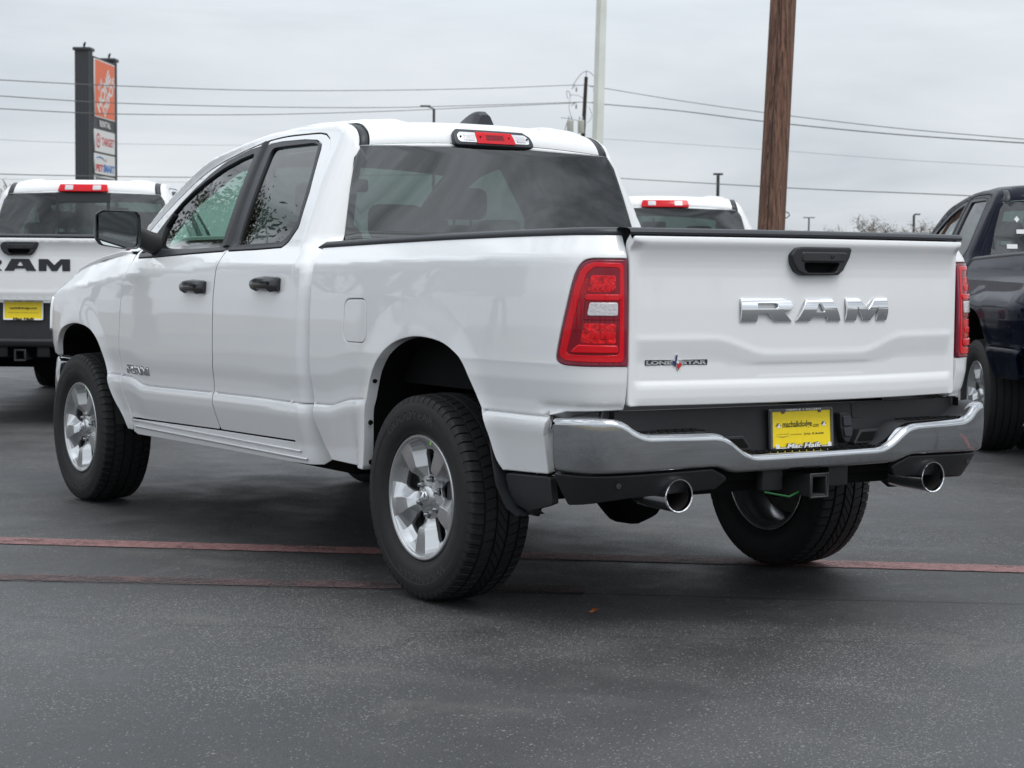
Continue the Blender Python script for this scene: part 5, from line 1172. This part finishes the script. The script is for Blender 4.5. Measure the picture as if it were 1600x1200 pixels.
# ---------------------------------------------------------------- fallen leaf
M['leaf_o'] = mat('dry_leaf', (.42, .12, .03), .7)
lf_pts = [(-.026, -.004), (-.012, .010), (-.004, .006), (.004, .018), (.012, .008), (.026, .004), (.014, -.006), (.006, -.014), (-.002, -.006), (-.012, -.012)]
V = [(-.568+x*1.1, .649+y*1.1, .010+.006*math.sin(x*120)+.004*abs(y)*60) for x, y in lf_pts]+[(-.568, .649, .009)]; V2 = [(x, y, z-.0012) for x, y, z in V]
n_ = len(lf_pts); Fc = [(i, (i+1) % n_, n_) for i in range(n_)]; Fc += [(b_+n_+1, a_+n_+1, c_+n_+1) for a_, b_, c_ in Fc[:n_]]+[(i, i+n_+1, (i+1) % n_+n_+1, (i+1) % n_) for i in range(n_)]
o = mesh_np('fallen_leaf', V+V2, Fc, M['leaf_o']); tag(o, 'small dry orange leaf lying on the dark asphalt behind the white truck', 'leaf')
# ---------------------------------------------------------------- the wooden utility pole close behind
m, t, b = nodes('weathered_wood')
co = nd(t, 'ShaderNodeTexCoord').outputs['Object']; mp = nd(t, 'ShaderNodeMapping'); mp.inputs['Scale'].default_value = (1, 1, .045); t.links.new(co, mp.inputs[0])
n1_ = noise(t, mp.outputs[0], 26, 6, .65, .3); n2_ = noise(t, mp.outputs[0], 9, 4, .6)
c_ = mixc(t, ramp(t, n1_, .35, .65), (.055, .026, .018), (.235, .125, .085)); c_ = mixc(t, ramp(t, n2_, .4, .65, 0, .6), c_, (.15, .085, .06)); c_ = mixc(t, ramp(t, noise(t, mp.outputs[0], 55, 2, .8), .58, .66, 0, .9), c_, (.012, .007, .006))
t.links.new(c_, b.inputs['Base Color']); b.inputs['Roughness'].default_value = .9
bp = nd(t, 'ShaderNodeBump'); bp.inputs['Strength'].default_value = .9; bp.inputs['Distance'].default_value = .02; t.links.new(n1_, bp.inputs['Height']); t.links.new(bp.outputs[0], b.inputs['Normal']); M['wood'] = m
wp = empty('utility_pole', (10.43, 12.37, 0)); tag(wp, 'thick weathered brown wooden pole behind the tailgate, rising past the picture top', 'utility pole')
rg = np.random.RandomState(3); prof = rg.rand(48)*.010; V = []; Fc = []; NR = 160
prof2 = np.convolve(np.tile(rg.rand(48)*.02, 3), np.ones(3)/3, 'same')[48:96]
for i in range(NR+1):
    z = 12.0*i/NR; rr = .166-.0035*z
    for k in range(48):
        a = 2*PI*k/48; r_ = rr+.5*prof[k]*math.sin(z*1.3+k*2.1)+prof2[k]*.35-.010*(1 if (k*7) % 11 == 0 and math.sin(z*.9+k) > .1 else 0); V.append((r_*math.cos(a)+.073*z, r_*math.sin(a)+.029*z, z))
for i in range(NR):
    for k in range(48): Fc.append((i*48+k, i*48+(k+1) % 48, (i+1)*48+(k+1) % 48, (i+1)*48+k))
mesh_np('pole_shaft', V, Fc, M['wood'], wp)
M['galv'] = mat('galvanised', (.26, .27, .28), .5, .6); M['dark_wood'] = mat('creosoted_wood', (.035, .028, .026), .9, noise=(3, .3)); M['wire'] = mat('wire_grey', (.10, .105, .11), .6); M['porcelain'] = mat('porcelain_grey', (.30, .31, .32), .4); M['tank'] = mat('transformer_grey', (.50, .52, .50), .5)
tube('pole_hook', [(.27, .03, 1.87), (.33, .0, 1.885), (.36, -.015, 1.91), (.345, -.01, 1.945), (.31, .005, 1.955)], .008, M['galv'], wp, 8)
tube('ground_wire', [(-.14+.073*z, -.09+.029*z, z) for z in np.linspace(.3, 11.5, 12)], .005, M['dark_wood'], wp, 6)
# white light pole
lp = empty('light_pole', (24.60, 35.43, 0)); tag(lp, 'slim off-white pole rising behind the truck roof between the two wooden poles', 'light pole')
M['off_white'] = mat('off_white_paint', (.62, .65, .62), .6, noise=(1.5, .08))
box('pole_base', (-.22, -.22, 0), (.22, .22, .5), M['concrete'], lp, .02)
V = []
for z in (0.4, 14): s_ = .115-.0022*z; V += [(x*s_+.052*z, y*s_+.042*z, z) for x, y in ((-1, -1), (1, -1), (1, 1), (-1, 1))]
mesh_np('pole_shaft', V, [(0, 1, 5, 4), (1, 2, 6, 5), (2, 3, 7, 6), (3, 0, 4, 7), (4, 5, 6, 7)], M['off_white'], lp, smooth=False)
# ---------------------------------------------------------------- distant utility pole with transformers
up_ = empty('utility_pole', (64.95, 93.05, 0)); tag(up_, 'dark distant pole with two grey transformers and wires, above the truck roof', 'utility pole')
RR = np.array([.8338, -.5524, 0]); ZZ = np.array([0, 0, 1.])
pp = lambda a, z, d=0.: tuple(RR*a+ZZ*z+np.array([.5524, .8336, 0])*d)
tube('pole_shaft', [pp(-.05, 0), pp(.28, 6.5), pp(.55, 12.95)], [.19, .15, .11], M['dark_wood'], up_, 12)
tube('top_pin', [pp(.55, 12.9), pp(.56, 13.35)], .03, M['porcelain'], up_, 6)
for z in (12.45, 11.4):
    tube('brace', [pp(-.35, z-.25), pp(-.1, z-.02), pp(.5, z), pp(1.05, z-.06), pp(1.25, z-.35)], .028, M['galv'], up_, 6)
    for s_, a0 in ((-1, -.05), (1, 1.05)):
        lathe('insulator', [(0, .03), (.03, .07), (.06, .03), (.12, .07), (.15, .03), (.21, .07), (.24, .03), (.30, .02)], M['porcelain'], up_, 10, axis='z', loc=pp(a0, z-.42))
tube('jumper_wire', [pp(-.30+1.75*k_/12, 12.35+.95*math.sin(PI*k_/12)) for k_ in range(13)], .018, M['wire'], up_, 5)
tube('cutout', [pp(-.62, 12.1), pp(-.46, 11.98), pp(-.40, 11.62), pp(-.58, 11.60), pp(-.66, 11.95), pp(-.62, 12.1)], .025, M['porcelain'], up_, 6)
tube('cutout_arm', [pp(-.45, 11.85), pp(.1, 11.80), pp(.42, 11.62)], .02, M['galv'], up_, 6)
for a_, z_ in ((-.42, 9.45), (.26, 9.45)):
    tr_ = lathe('transformer', [(0, .0001), (0, .19), (.02, .205), (.72, .205), (.76, .215), (.80, .18), (.83, .0001)], M['tank'], up_, 20, axis='z', loc=pp(a_, z_, -.3))
    for da in (-.10, .08): lathe('bushing', [(0, .03), (.05, .055), (.08, .03), (.14, .055), (.17, .03), (.26, .015)], M['porcelain'], tr_, 8, axis='z', loc=pp(a_+da, z_+.80, -.3))
tube('bracket', [pp(-1.0, 10.42), pp(-.5, 10.38), pp(.3, 10.2), pp(.6, 9.9)], .022, M['galv'], up_, 6); tube('drop_wire', [pp(-.45, 11.55), pp(-.50, 11.0), pp(-.40, 10.6), pp(-.3, 10.3)], .014, M['wire'], up_, 5); tube('drop_wire', [pp(.75, 11.1), pp(.95, 10.6), pp(.85, 10.3), pp(.6, 10.1)], .014, M['wire'], up_, 5); tube('drop_wire', [pp(-.62, 10.1), pp(-.78, 9.5), pp(-.95, 8.9)], .02, M['wire'], up_, 5)
# wires
def sag_wire(pts, r, label, grp):
    o = tube('power_line', catmull(pts, 8), r, M['wire'], None, 6, cap=False); tag(o, label, 'power line', grp); return o
sag_wire([(19.41, 69.55, 8.33), (20.91, 70.98, 8.48), (28.97, 78.92, 9.29), (39.23, 85.4, 10.12), (49.23, 89.66, 10.99), (57.3, 91.58, 11.7), (64.85, 93.15, 12.45)], .021, 'topmost thin grey wire crossing the left sky in front of the store sign', 'overhead wires')
sag_wire([(19.4, 69.52, 7.71), (20.9, 70.94, 7.84), (28.95, 78.87, 8.5), (39.21, 85.35, 9.27), (49.21, 89.6, 10.02), (57.27, 91.52, 10.71), (64.85, 93.1, 11.38)], .021, 'middle thin grey wire crossing the orange panel of the store sign', 'overhead wires')
sag_wire([(19.38, 69.49, 7.21), (20.88, 70.91, 7.33), (28.94, 78.84, 8.0), (39.2, 85.33, 8.87), (49.2, 89.59, 9.81), (57.27, 91.51, 10.6), (64.85, 93.0, 11.33)], .021, 'third thin grey wire, crossing the foot of the orange sign panel', 'overhead wires')
sag_wire([(38, 140, 10.5), (43.46, 143.95, 10.73), (53.33, 149.45, 11.06), (72.58, 160.81, 12.17), (92.85, 171.53, 13.57)], .014, 'very faint far wire passing behind the store sign at the red store panel', 'overhead wires')
sag_wire([(9, 50, 3.9), (14.5, 54.46, 3.99), (18.27, 56.77, 4.11), (24.32, 60.0, 4.35), (28.45, 62.09, 4.58), (38, 66, 5.1)], .016, 'low grey wire just above the roof of the left parked truck', 'overhead wires')
sag_wire([(35, 150, 7.7), (43.37, 143.77, 7.59), (57.53, 134.38, 7.44), (66.13, 140.73, 7.9)], .012, 'faintest low wire right of the store sign near the left truck roof', 'overhead wires')
sag_wire([(65.8, 92.9, 12.40), (64.91, 90.16, 12.04), (64.27, 82.08, 10.74), (63.06, 73.17, 9.45), (61.63, 61.99, 7.97), (59.87, 51.04, 6.74)], .021, 'upper thin grey wire running right from the distant pole behind the brown pole', 'overhead wires')
sag_wire([(65.8, 92.6, 11.40), (64.89, 90.11, 11.07), (64.26, 82.04, 10.15), (63.05, 73.14, 8.98), (61.62, 61.97, 7.67), (59.86, 51.04, 6.6)], .030, 'thicker lower wire running right from the distant pole behind the brown pole', 'overhead wires')
sag_wire([(100, 150, 13.9), (102.35, 141.16, 13.09), (108.42, 125.01, 11.61), (110.63, 111.43, 10.3), (113.4, 97.48, 9.15)], .014, 'faint far wire right of the white light pole', 'overhead wires')
sag_wire([(49.9, 72, 5.7), (49.5, 67.43, 5.35), (49.11, 62.85, 5.05), (48.13, 56.26, 4.63), (47.91, 51.58, 4.34), (48.13, 46.6, 4.07), (47.2, 39.97, 3.68)], .020, 'low grey wire crossing behind the brown pole above the tailgate', 'overhead wires')
# street lamps
def lamp(x, y, z, label, arm):
    o = empty('street_lamp', (x, y, 0)); tag(o, label, 'street lamp', 'distant street lamps'); r_ = .10
    tube('pole_shaft', [(0, 0, 0), (0, 0, z)], [r_*1.2, r_], M['trim'], o, 8)
    for (a0, a1, dz) in arm:
        tube('lamp_arm', [tuple(RR*0+ZZ*z), tuple(RR*a1*.55+ZZ*(z+dz))], .05, M['trim'], o, 6); p = RR*(a0+a1)/2+ZZ*(z+dz); h_ = box('lamp_head', (-abs(a1-a0)/2, -.16, -.06), (abs(a1-a0)/2, .16, .06), M['trim'], o, .02); h_.location = p; h_.rotation_euler = (0, 0, CH)
lamp(68.23, 115.66, 12.55, 'dark street lamp with one arm to the left, left of the roof antenna', [(-.25, -1.0, .18)])
lamp(72.49, 88.37, 6.95, 'short dark lamp post above the roof of the white truck behind', [(-.30, .30, .08)])
lamp(165.88, 182.79, 7.7, 'far lamp post with a flat twin head right of the brown pole', [(-.75, -.1, .0), (.1, .75, .0)])
lamp(111.75, 110.34, 5.69, 'dark lamp post with one arm standing above the bare trees', [(.05, .5, .06)])
# ---------------------------------------------------------------- store sign
SD = np.array([2.93, 3.95]); SL = float(np.linalg.norm(SD)); sg = empty('store_sign', (32.18, 91.2, 0), math.atan2(SD[1], SD[0]))
tag(sg, 'tall dark two-column store sign with an orange top panel and smaller white panels', 'store sign')
M['sign_grey'] = mat('sign_charcoal', (.030, .034, .042), .5); M['sign_rib'] = mat('sign_charcoal_rib', (.045, .05, .06), .5); M['orange'] = mat('orange_panel', (.72, .13, .035), .45); M['sign_white'] = mat('sign_white', (.66, .67, .68), .5)  # column ribs take a slightly lighter charcoal than the columns
M['sign_red'] = mat('sign_red', (.50, .03, .04), .5); M['sign_blue'] = mat('sign_blue', (.03, .16, .48), .5); M['sign_dark'] = mat('sign_dark_panel', (.05, .055, .06), .5)
def column(x0, top):
    c = box('sign_column', (x0-.37, -.37, 0), (x0+.37, .37, top), M['sign_grey'], sg)
    box('column_cap', (x0-.46, -.46, top), (x0+.46, .46, top+.16), M['sign_grey'], sg, .02)
    box('column_band', (x0-.375, -.05, .2), (x0+.375, .05, top-.05), M['sign_rib'], sg) if False else None
    for dx_ in (-.19, 0, .19):
        box('column_rib', (x0+dx_-.012, -.382, .2), (x0+dx_+.012, -.3705, top-.1), M['sign_rib'], c); box('column_rib', (x0-.382, dx_-.012, .2), (x0-.3705, dx_+.012, top-.1), M['sign_rib'], c)
    tube('flood_lamp', [(x0+.1, 0, top+.16), (x0+.1, 0, top+.32), (x0-.08, -.1, top+.42)], .06, M['sign_grey'], sg, 6)
column(0, 12.15); column(SL, 12.10)
box('sign_frame', (.376, -.39, 3.0), (SL-.376, .16, 11.95), M['sign_grey'], sg)
pn = lambda x, z: np.stack([np.asarray(x, float)+0*np.asarray(z, float), -.40+0*(np.asarray(x, float)+np.asarray(z, float)), np.asarray(z, float)+0*np.asarray(x, float)], -1)
x0, x1 = .48, SL-.44
def sp_(name, z0, z1, m): return panel(name, pn, [(x0, z0), (x1, z0), (x1, z1), (x0, z1)], m, sg, grid=None, edge=.01, gap=0, lift=.05, depth=.06)
om = sp_('sign_panel', 8.82, 11.85, M['sign_white'])
panel('orange_panel', pn, [(x0+.06, 8.88), (x1-.06, 8.88), (x1-.06, 11.79), (x0+.06, 11.79)], M['orange'], om, grid=None, edge=.004, gap=0, lift=.058, depth=.008)
cxm, czm = (x0+x1)/2, 10.33
rotf = lambda u, v: pn(cxm+(np.asarray(u)*.80-np.asarray(v)*.80)*.95, czm+(np.asarray(u)*.68+np.asarray(v)*.62)*.98)
text('panel_lettering', 'THE', rotf, -.95, -.05, .62, 1.02, M['sign_white'], om, lift=.064, bold=.03); text('panel_lettering', 'HOME', rotf, -1.75, 1.35, -.32, .50, M['sign_white'], om, lift=.064, bold=.04); text('panel_lettering', 'DEPOT', rotf, -1.15, 1.75, -1.12, -.44, M['sign_white'], om, lift=.064, bold=.04)
text('panel_lettering', 'RENTAL', pn, x0+.9, x1-.9, 8.36, 8.68, M['sign_white'], sg, lift=.06, bold=.03) if True else None
tp = sp_('sign_panel', 7.02, 8.18, M['sign_white']); text('panel_lettering', 'TARGET', pn, x0+1.30, x1-.18, 7.38, 7.82, M['sign_red'], tp, lift=.056, bold=.03)
for r_, mm, l_ in ((.40, 'sign_red', .056), (.27, 'sign_white', .059), (.14, 'sign_red', .062)):
    panel('bullseye', pn, [(x0+.62+r_*math.cos(k*PI/12), 7.60+r_*math.sin(k*PI/12)) for k in range(24)], M[mm], tp, grid=None, edge=.002, gap=0, lift=l_, depth=.004)
pt_ = sp_('sign_panel', 5.86, 6.92, M['sign_white']); text('panel_lettering', 'PET', pn, x0+.15, x0+1.55, 5.98, 6.36, M['sign_red'], pt_, lift=.056, bold=.05); text('panel_lettering', 'SMART', pn, x0+1.60, x1-.12, 5.98, 6.40, M['sign_blue'], pt_, lift=.056, bold=.05)
tube('panel_swoosh', [(x0+.9+1.0*math.cos(t_), -.455, 6.45+.30*math.sin(t_)) for t_ in np.linspace(2.4, .3, 10)], [.01, .02, .03, .035, .035, .03, .025, .02, .015, .01], M['sign_blue'], pt_, 6)
panel('panel_ball', pn, [(x0+2.15+.09*math.cos(k*PI/6), 6.62+.09*math.sin(k*PI/6)) for k in range(12)], M['sign_red'], pt_, grid=None, edge=.002, gap=0, lift=.056, depth=.004)
wp_ = sp_('sign_panel', 5.20, 5.76, M['sign_white']); panel('dark_panel', pn, [(x0+.12, 5.28), (x1-.12, 5.28), (x1-.12, 5.68), (x0+.12, 5.68)], M['sign_dark'], wp_, grid=None, edge=.003, gap=0, lift=.056, depth=.008); text('panel_lettering', "MEN'S WEARHOUSE", pn, x0+.25, x1-.25, 5.36, 5.60, M['sign_white'], wp_, lift=.062, bold=.02)
sp_('sign_panel', 4.2, 5.10, M['sign_white'])
# ---------------------------------------------------------------- trees
M['bark'] = mat('grey_bark', (.10, .085, .075), .95, noise=(5, .3)); M['twig'] = mat('twig', (.13, .105, .09), .95); M['seed'] = mat('pale_seed_heads', (.30, .27, .22), .9, noise=(3, .3)); M['oak'] = mat('live_oak_leaf', (.055, .075, .028), .8, noise=(2, .4))
def tree_meshes(seed, h, spread, leaves, leafsize, leafmat, nb=7, depth=4, twigw=1.):
    rg = random.Random(seed); T = []; Lf = []
    def br(p, d, L_, r_, lev):
        k = 4 if lev else 6; pts = [p]; dd = Vector(d)
        for i in range(k):
            dd = (dd+Vector((rg.uniform(-1, 1), rg.uniform(-1, 1), rg.uniform(-.5, .7)))*.16).normalized(); pts.append(pts[-1]+dd*L_/k)
        T.append((pts, r_, lev))
        if lev >= depth:
            for q in pts[1:]: Lf.append(q)
            return
        n_ = nb if lev == 0 else rg.randint(3, 4)
        for i in range(n_):
            t_ = rg.uniform(.45, 1.0) if lev == 0 else rg.uniform(.3, 1.0); j = min(k-1, int(t_*k)); q = pts[j].lerp(pts[j+1], t_*k-j if j < k else 0)
            a = rg.uniform(0, 2*PI); side = Vector((math.cos(a)*spread, math.sin(a)*spread, rg.uniform(.15, .7))); nd_ = (dd*.5+side).normalized(); br(q, nd_, L_*rg.uniform(.52, .72), r_*.55, lev+1)
    br(Vector((0, 0, 0)), Vector((0, 0, 1)), h*.42, h*.022, 0)
    V = []; Fc = []
    for pts, r_, lev in T:
        ns = 7 if lev == 0 else (4 if lev < 3 else 3); b0 = len(V)
        for i, p in enumerate(pts):
            rr = max(r_*(1-.55*i/(len(pts)-1)), .010*twigw)
            for k in range(ns): a = 2*PI*k/ns; V.append((p.x+rr*math.cos(a), p.y+rr*math.sin(a), p.z))
        for i in range(len(pts)-1):
            for k in range(ns): Fc.append((b0+i*ns+k, b0+i*ns+(k+1) % ns, b0+(i+1)*ns+(k+1) % ns, b0+(i+1)*ns+k))
    me1 = bpy.data.meshes.new('limbs'); me1.from_pydata(V, [], Fc); me1.materials.append(M['bark'])
    V = []; Fc = []
    for _ in range(leaves):
        q = rg.choice(Lf); c = q+Vector((rg.gauss(0, 1), rg.gauss(0, 1), rg.gauss(0, 1)))*leafsize*1.9; s_ = leafsize*rg.uniform(.6, 1.3)
        u_ = Vector((rg.gauss(0, 1), rg.gauss(0, 1), rg.gauss(0, 1))).normalized(); v_ = u_.orthogonal().normalized(); b0 = len(V); V += [tuple(c-u_*s_*.5), tuple(c+v_*s_*.28), tuple(c+u_*s_*.5), tuple(c-v_*s_*.28)]; Fc.append((b0, b0+1, b0+2, b0+3))
    me2 = bpy.data.meshes.new('crown'); me2.from_pydata(V, [], Fc); me2.materials.append(leafmat); return me1, me2
def plant_tree(name, ms, loc, rz, sc, label, cat, grp):
    o = empty(name, loc, rz); o.scale = (sc,)*3; tag(o, label, cat, grp)
    for n_, me in (('trunk', ms[0]), ('crown', ms[1])): link(n_, me, None, o)
    return o
bare = [tree_meshes(11, 6.0, 1.1, 1500, .11, M['seed'], 8, 4, 1.8), tree_meshes(23, 6.0, 1.2, 900, .10, M['seed'], 8, 4, 1.8)]
oak = [tree_meshes(5, 9, 1.2, 30000, .10, M['oak'], 9, 4), tree_meshes(9, 9, 1.0, 4000, .08, M['seed'], 9, 4, 1.3)]
# row beyond the lot, right of the brown pole
BT = [(112.49, 121.81, .86, 'bare pale twiggy tree farthest left in the row right of the brown pole'), (111.0, 117.5, .80, 'low bare tree second in the row right of the brown pole'), (110.6, 114.2, .98, 'tallest bare tree with pale seed heads left of the lamp post'), (109.8, 111.57, 1.02, 'broad bare tree with pale seed heads directly left of the lamp post'),
      (111.2, 109.0, .90, 'bare twiggy tree directly right of the lamp post'), (113.14, 106.6, .82, 'low bare tree farthest right, beside the black truck'), (109.75, 123.9, .78, 'small bare tree directly right of the brown pole'), (106.6, 126.2, .84, 'small bare tree directly left of the brown pole')]
for i, (x, y, s_, lb) in enumerate(BT): plant_tree('bare_tree', bare[i % 2], (x, y, -.05), i*1.9, s_*1.24, lb, 'tree', 'bare trees beyond the lot')
for i, (x, y, s_, lb) in enumerate([(24.6, 84.3, .86, 'bare grey tree at the left edge above the left truck roof'), (35.3, 102.5, 1.02, 'bare grey tree directly left of the store sign')]): plant_tree('bare_tree', bare[i % 2], (x, y, -.05), 1+i*1.3, s_*1.25, lb, 'tree', 'bare trees beyond the lot')
# roadside trees to the left of the lot, seen in the door glass
OT = [(-12.0, 17.6, 1.05, 0, 'dark leafy roadside tree'), (-16.5, 19.5, 1.05, 1, 'bare roadside tree'), (-19.8, 17.4, 1.05, 0, 'second dark leafy roadside tree'), (-27, 20.5, 1.1, 1, 'taller bare roadside tree'), (-29.5, 18.8, 1.0, 0, 'third leafy roadside tree'), (-35, 20, 1.0, 0, 'last leafy roadside tree')]
for i, (la, de, s_, kk, nm_) in enumerate(OT):
    plant_tree('roadside_tree', oak[kk], W2(la, de, -.05), i*2.3, s_, nm_+', number %d from the left truck outward, mirrored in the door glass' % 0 if False else nm_+[' nearest the left parked truck, mirrored in the door glass', ' next outward from the nearest leafy one', ' between the two bare ones', ' beyond the second leafy one', ' beyond the taller bare one', ' farthest left of the row'][i], 'tree', 'roadside trees left of the lot')
# unseen trees added behind the viewer to give chrome and paint a dark horizon
RG = random.Random(4)
for i in range(20):
    a_ = R(100+i*9.2); rr_ = RG.uniform(46, 62); x_, y_ = -4.75+rr_*math.sin(a_), -5.1+rr_*math.cos(a_)
    plant_tree('reflection_tree', oak[i % 3 == 1], (x_, y_, -.05), i*1.7, RG.uniform(.62, .95), 'unseen tree added behind the viewer to darken the horizon in the chrome bumper', 'tree', 'trees added behind the viewer for dark reflections')
pb = mesh_np('planting_bed', [W2(-40, 13.5, .012), W2(-9.5, 13.5, .012), W2(-9.5, 22.5, .012), W2(-40, 22.5, .012)], [(0, 1, 2, 3)], M['dry'], smooth=False); tag(pb, kind='structure')
# ---------------------------------------------------------------- a dark car far behind; only its roof shows over the tailgate
dc = empty('parked_car', W2(12.35, 60.5), CH); tag(dc, 'dark car parked far behind, only its roof showing over the tailgate', 'car')
rows = []
for y_, z0, z1, w_ in ((-2.2, .45, .95, .80), (-2.1, .30, 1.05, .88), (-1.2, .28, 1.12, .92), (0, .28, 1.12, .93), (1.2, .28, 1.08, .92), (2.0, .30, .92, .85), (2.25, .40, .78, .75)):
    rows.append([(-w_, y_, z0), (-w_*1.01, y_, (z0+z1)/2), (-w_*.95, y_, z1), (w_*.95, y_, z1), (w_*1.01, y_, (z0+z1)/2), (w_, y_, z0)])
loft('body', rows, M['black_paint'], dc, closed=True, cap=True, ang=50)
rows = []
for y_, z1, w_ in ((-1.95, 1.10, .80), (-1.5, 2.02, .66), (-.7, 2.40, .64), (.2, 2.42, .64), (.6, 2.30, .66), (1.35, 1.10, .80)):
    rows.append([(-w_-.08, y_, 1.08), (-w_, y_, z1*.96), (-w_*.8, y_, z1), (w_*.8, y_, z1), (w_, y_, z1*.96), (w_+.08, y_, 1.08)])
loft('cabin', rows, M['plastic_g'], dc, closed=True, cap=True, ang=50)
for sx_ in (-.85, .85):
    for sy_ in (-1.35, 1.35): lathe('wheel', [(-.1, .0001), (-.1, .30), (-.08, .33), (.08, .33), (.1, .30), (.1, .0001)], M['rubber'], dc, 24, axis='x', loc=(sx_, sy_, .33))
# ---------------------------------------------------------------- the trucks
make_truck('pickup_truck', 'large white quad-cab pickup in the foreground with chrome tailgate letters and a yellow plate', 'pickup truck', (0, 0, 0), 0, {})
make_truck('pickup_truck', 'white pickup at the left edge seen squarely from behind with black tailgate letters', 'pickup truck', (.259, 9.377, .04), CH, dict(hd=True, fine=False, letters='black', bumper='plastic', slider=True, lift=True), 1.02, 'pickups parked in the row behind')
make_truck('pickup_truck', 'white pickup whose rear window and red brake lamp show over the big truck\'s tailgate', 'pickup truck', (4.876, 6.929, 0), CH, dict(hd=True, fine=False, letters='black', bumper='plastic'), 1.0, 'pickups parked in the row behind')
bh = CH+R(1.5); bw = np.array([5.824, 2.84])+np.array([math.cos(CH-R(1))*-1.16-math.sin(CH-R(1))*1.2, math.sin(CH-R(1))*-1.16+math.cos(CH-R(1))*1.2]); br_ = bw-np.array([math.cos(bh)*-1.16-math.sin(bh)*1.2, math.sin(bh)*-1.16+math.cos(bh)*1.2])
bk = make_truck('pickup_truck', 'glossy black dual-rear-wheel pickup at the right edge with stickers in its rear window', 'pickup truck', (float(br_[0]), float(br_[1]), 0), bh, dict(hd=True, fine=False, letters='chrome', bumper='chrome_b', paint='black_paint', wide=True), 1.0, 'pickups parked in the row behind')
# longer overhang behind the axle on this one
def stretch(o):
    for c in o.children:
        if c.name.startswith('wheel') and not c.name.startswith('wheel_well'): continue
        if c.type == 'MESH':
            v = np.empty(len(c.data.vertices)*3); c.data.vertices.foreach_get('co', v); v = v.reshape(-1, 3); m_ = v[:, 1] < .75
            if m_.any(): v[m_, 1] = .75-(.75-v[m_, 1])*1.6; c.data.vertices.foreach_set('co', v.ravel()); c.data.update()
        stretch(c)
stretch(bk)
def P_bk(x, z):
    z = np.asarray(z, float)+0*np.asarray(x, float); x = np.asarray(x, float)+0*z
    return np.stack([x, y_rear(z)-.035*(1-np.clip(np.abs(x)/.8, 0, 1)**2)-.006, z], -1)
for x_, z_, w_, h_ in ((-.60, 1.66, .04, .04), (-.585, 1.565, .085, .032), (-.66, 1.45, .08, .034)):
    panel('window_sticker', P_bk, [(x_, z_), (x_+w_, z_), (x_+w_, z_+h_), (x_, z_+h_)] if w_ > .05 else [(x_+.02, z_-.01), (x_+.04, z_+.015), (x_+.02, z_+.04), (x_, z_+.015)], M['white_print'], bk, grid=None, edge=.0005, gap=0, lift=.002, depth=.001)
# settle the mesh caches once, in this thread
for me_ in bpy.data.meshes:
    if me_.validate(verbose=False): print('VALIDATED late', me_.name)
    me_.update(); me_.calc_loop_triangles()
    if len(me_.loops): _ = me_.corner_normals[0].vector[0]
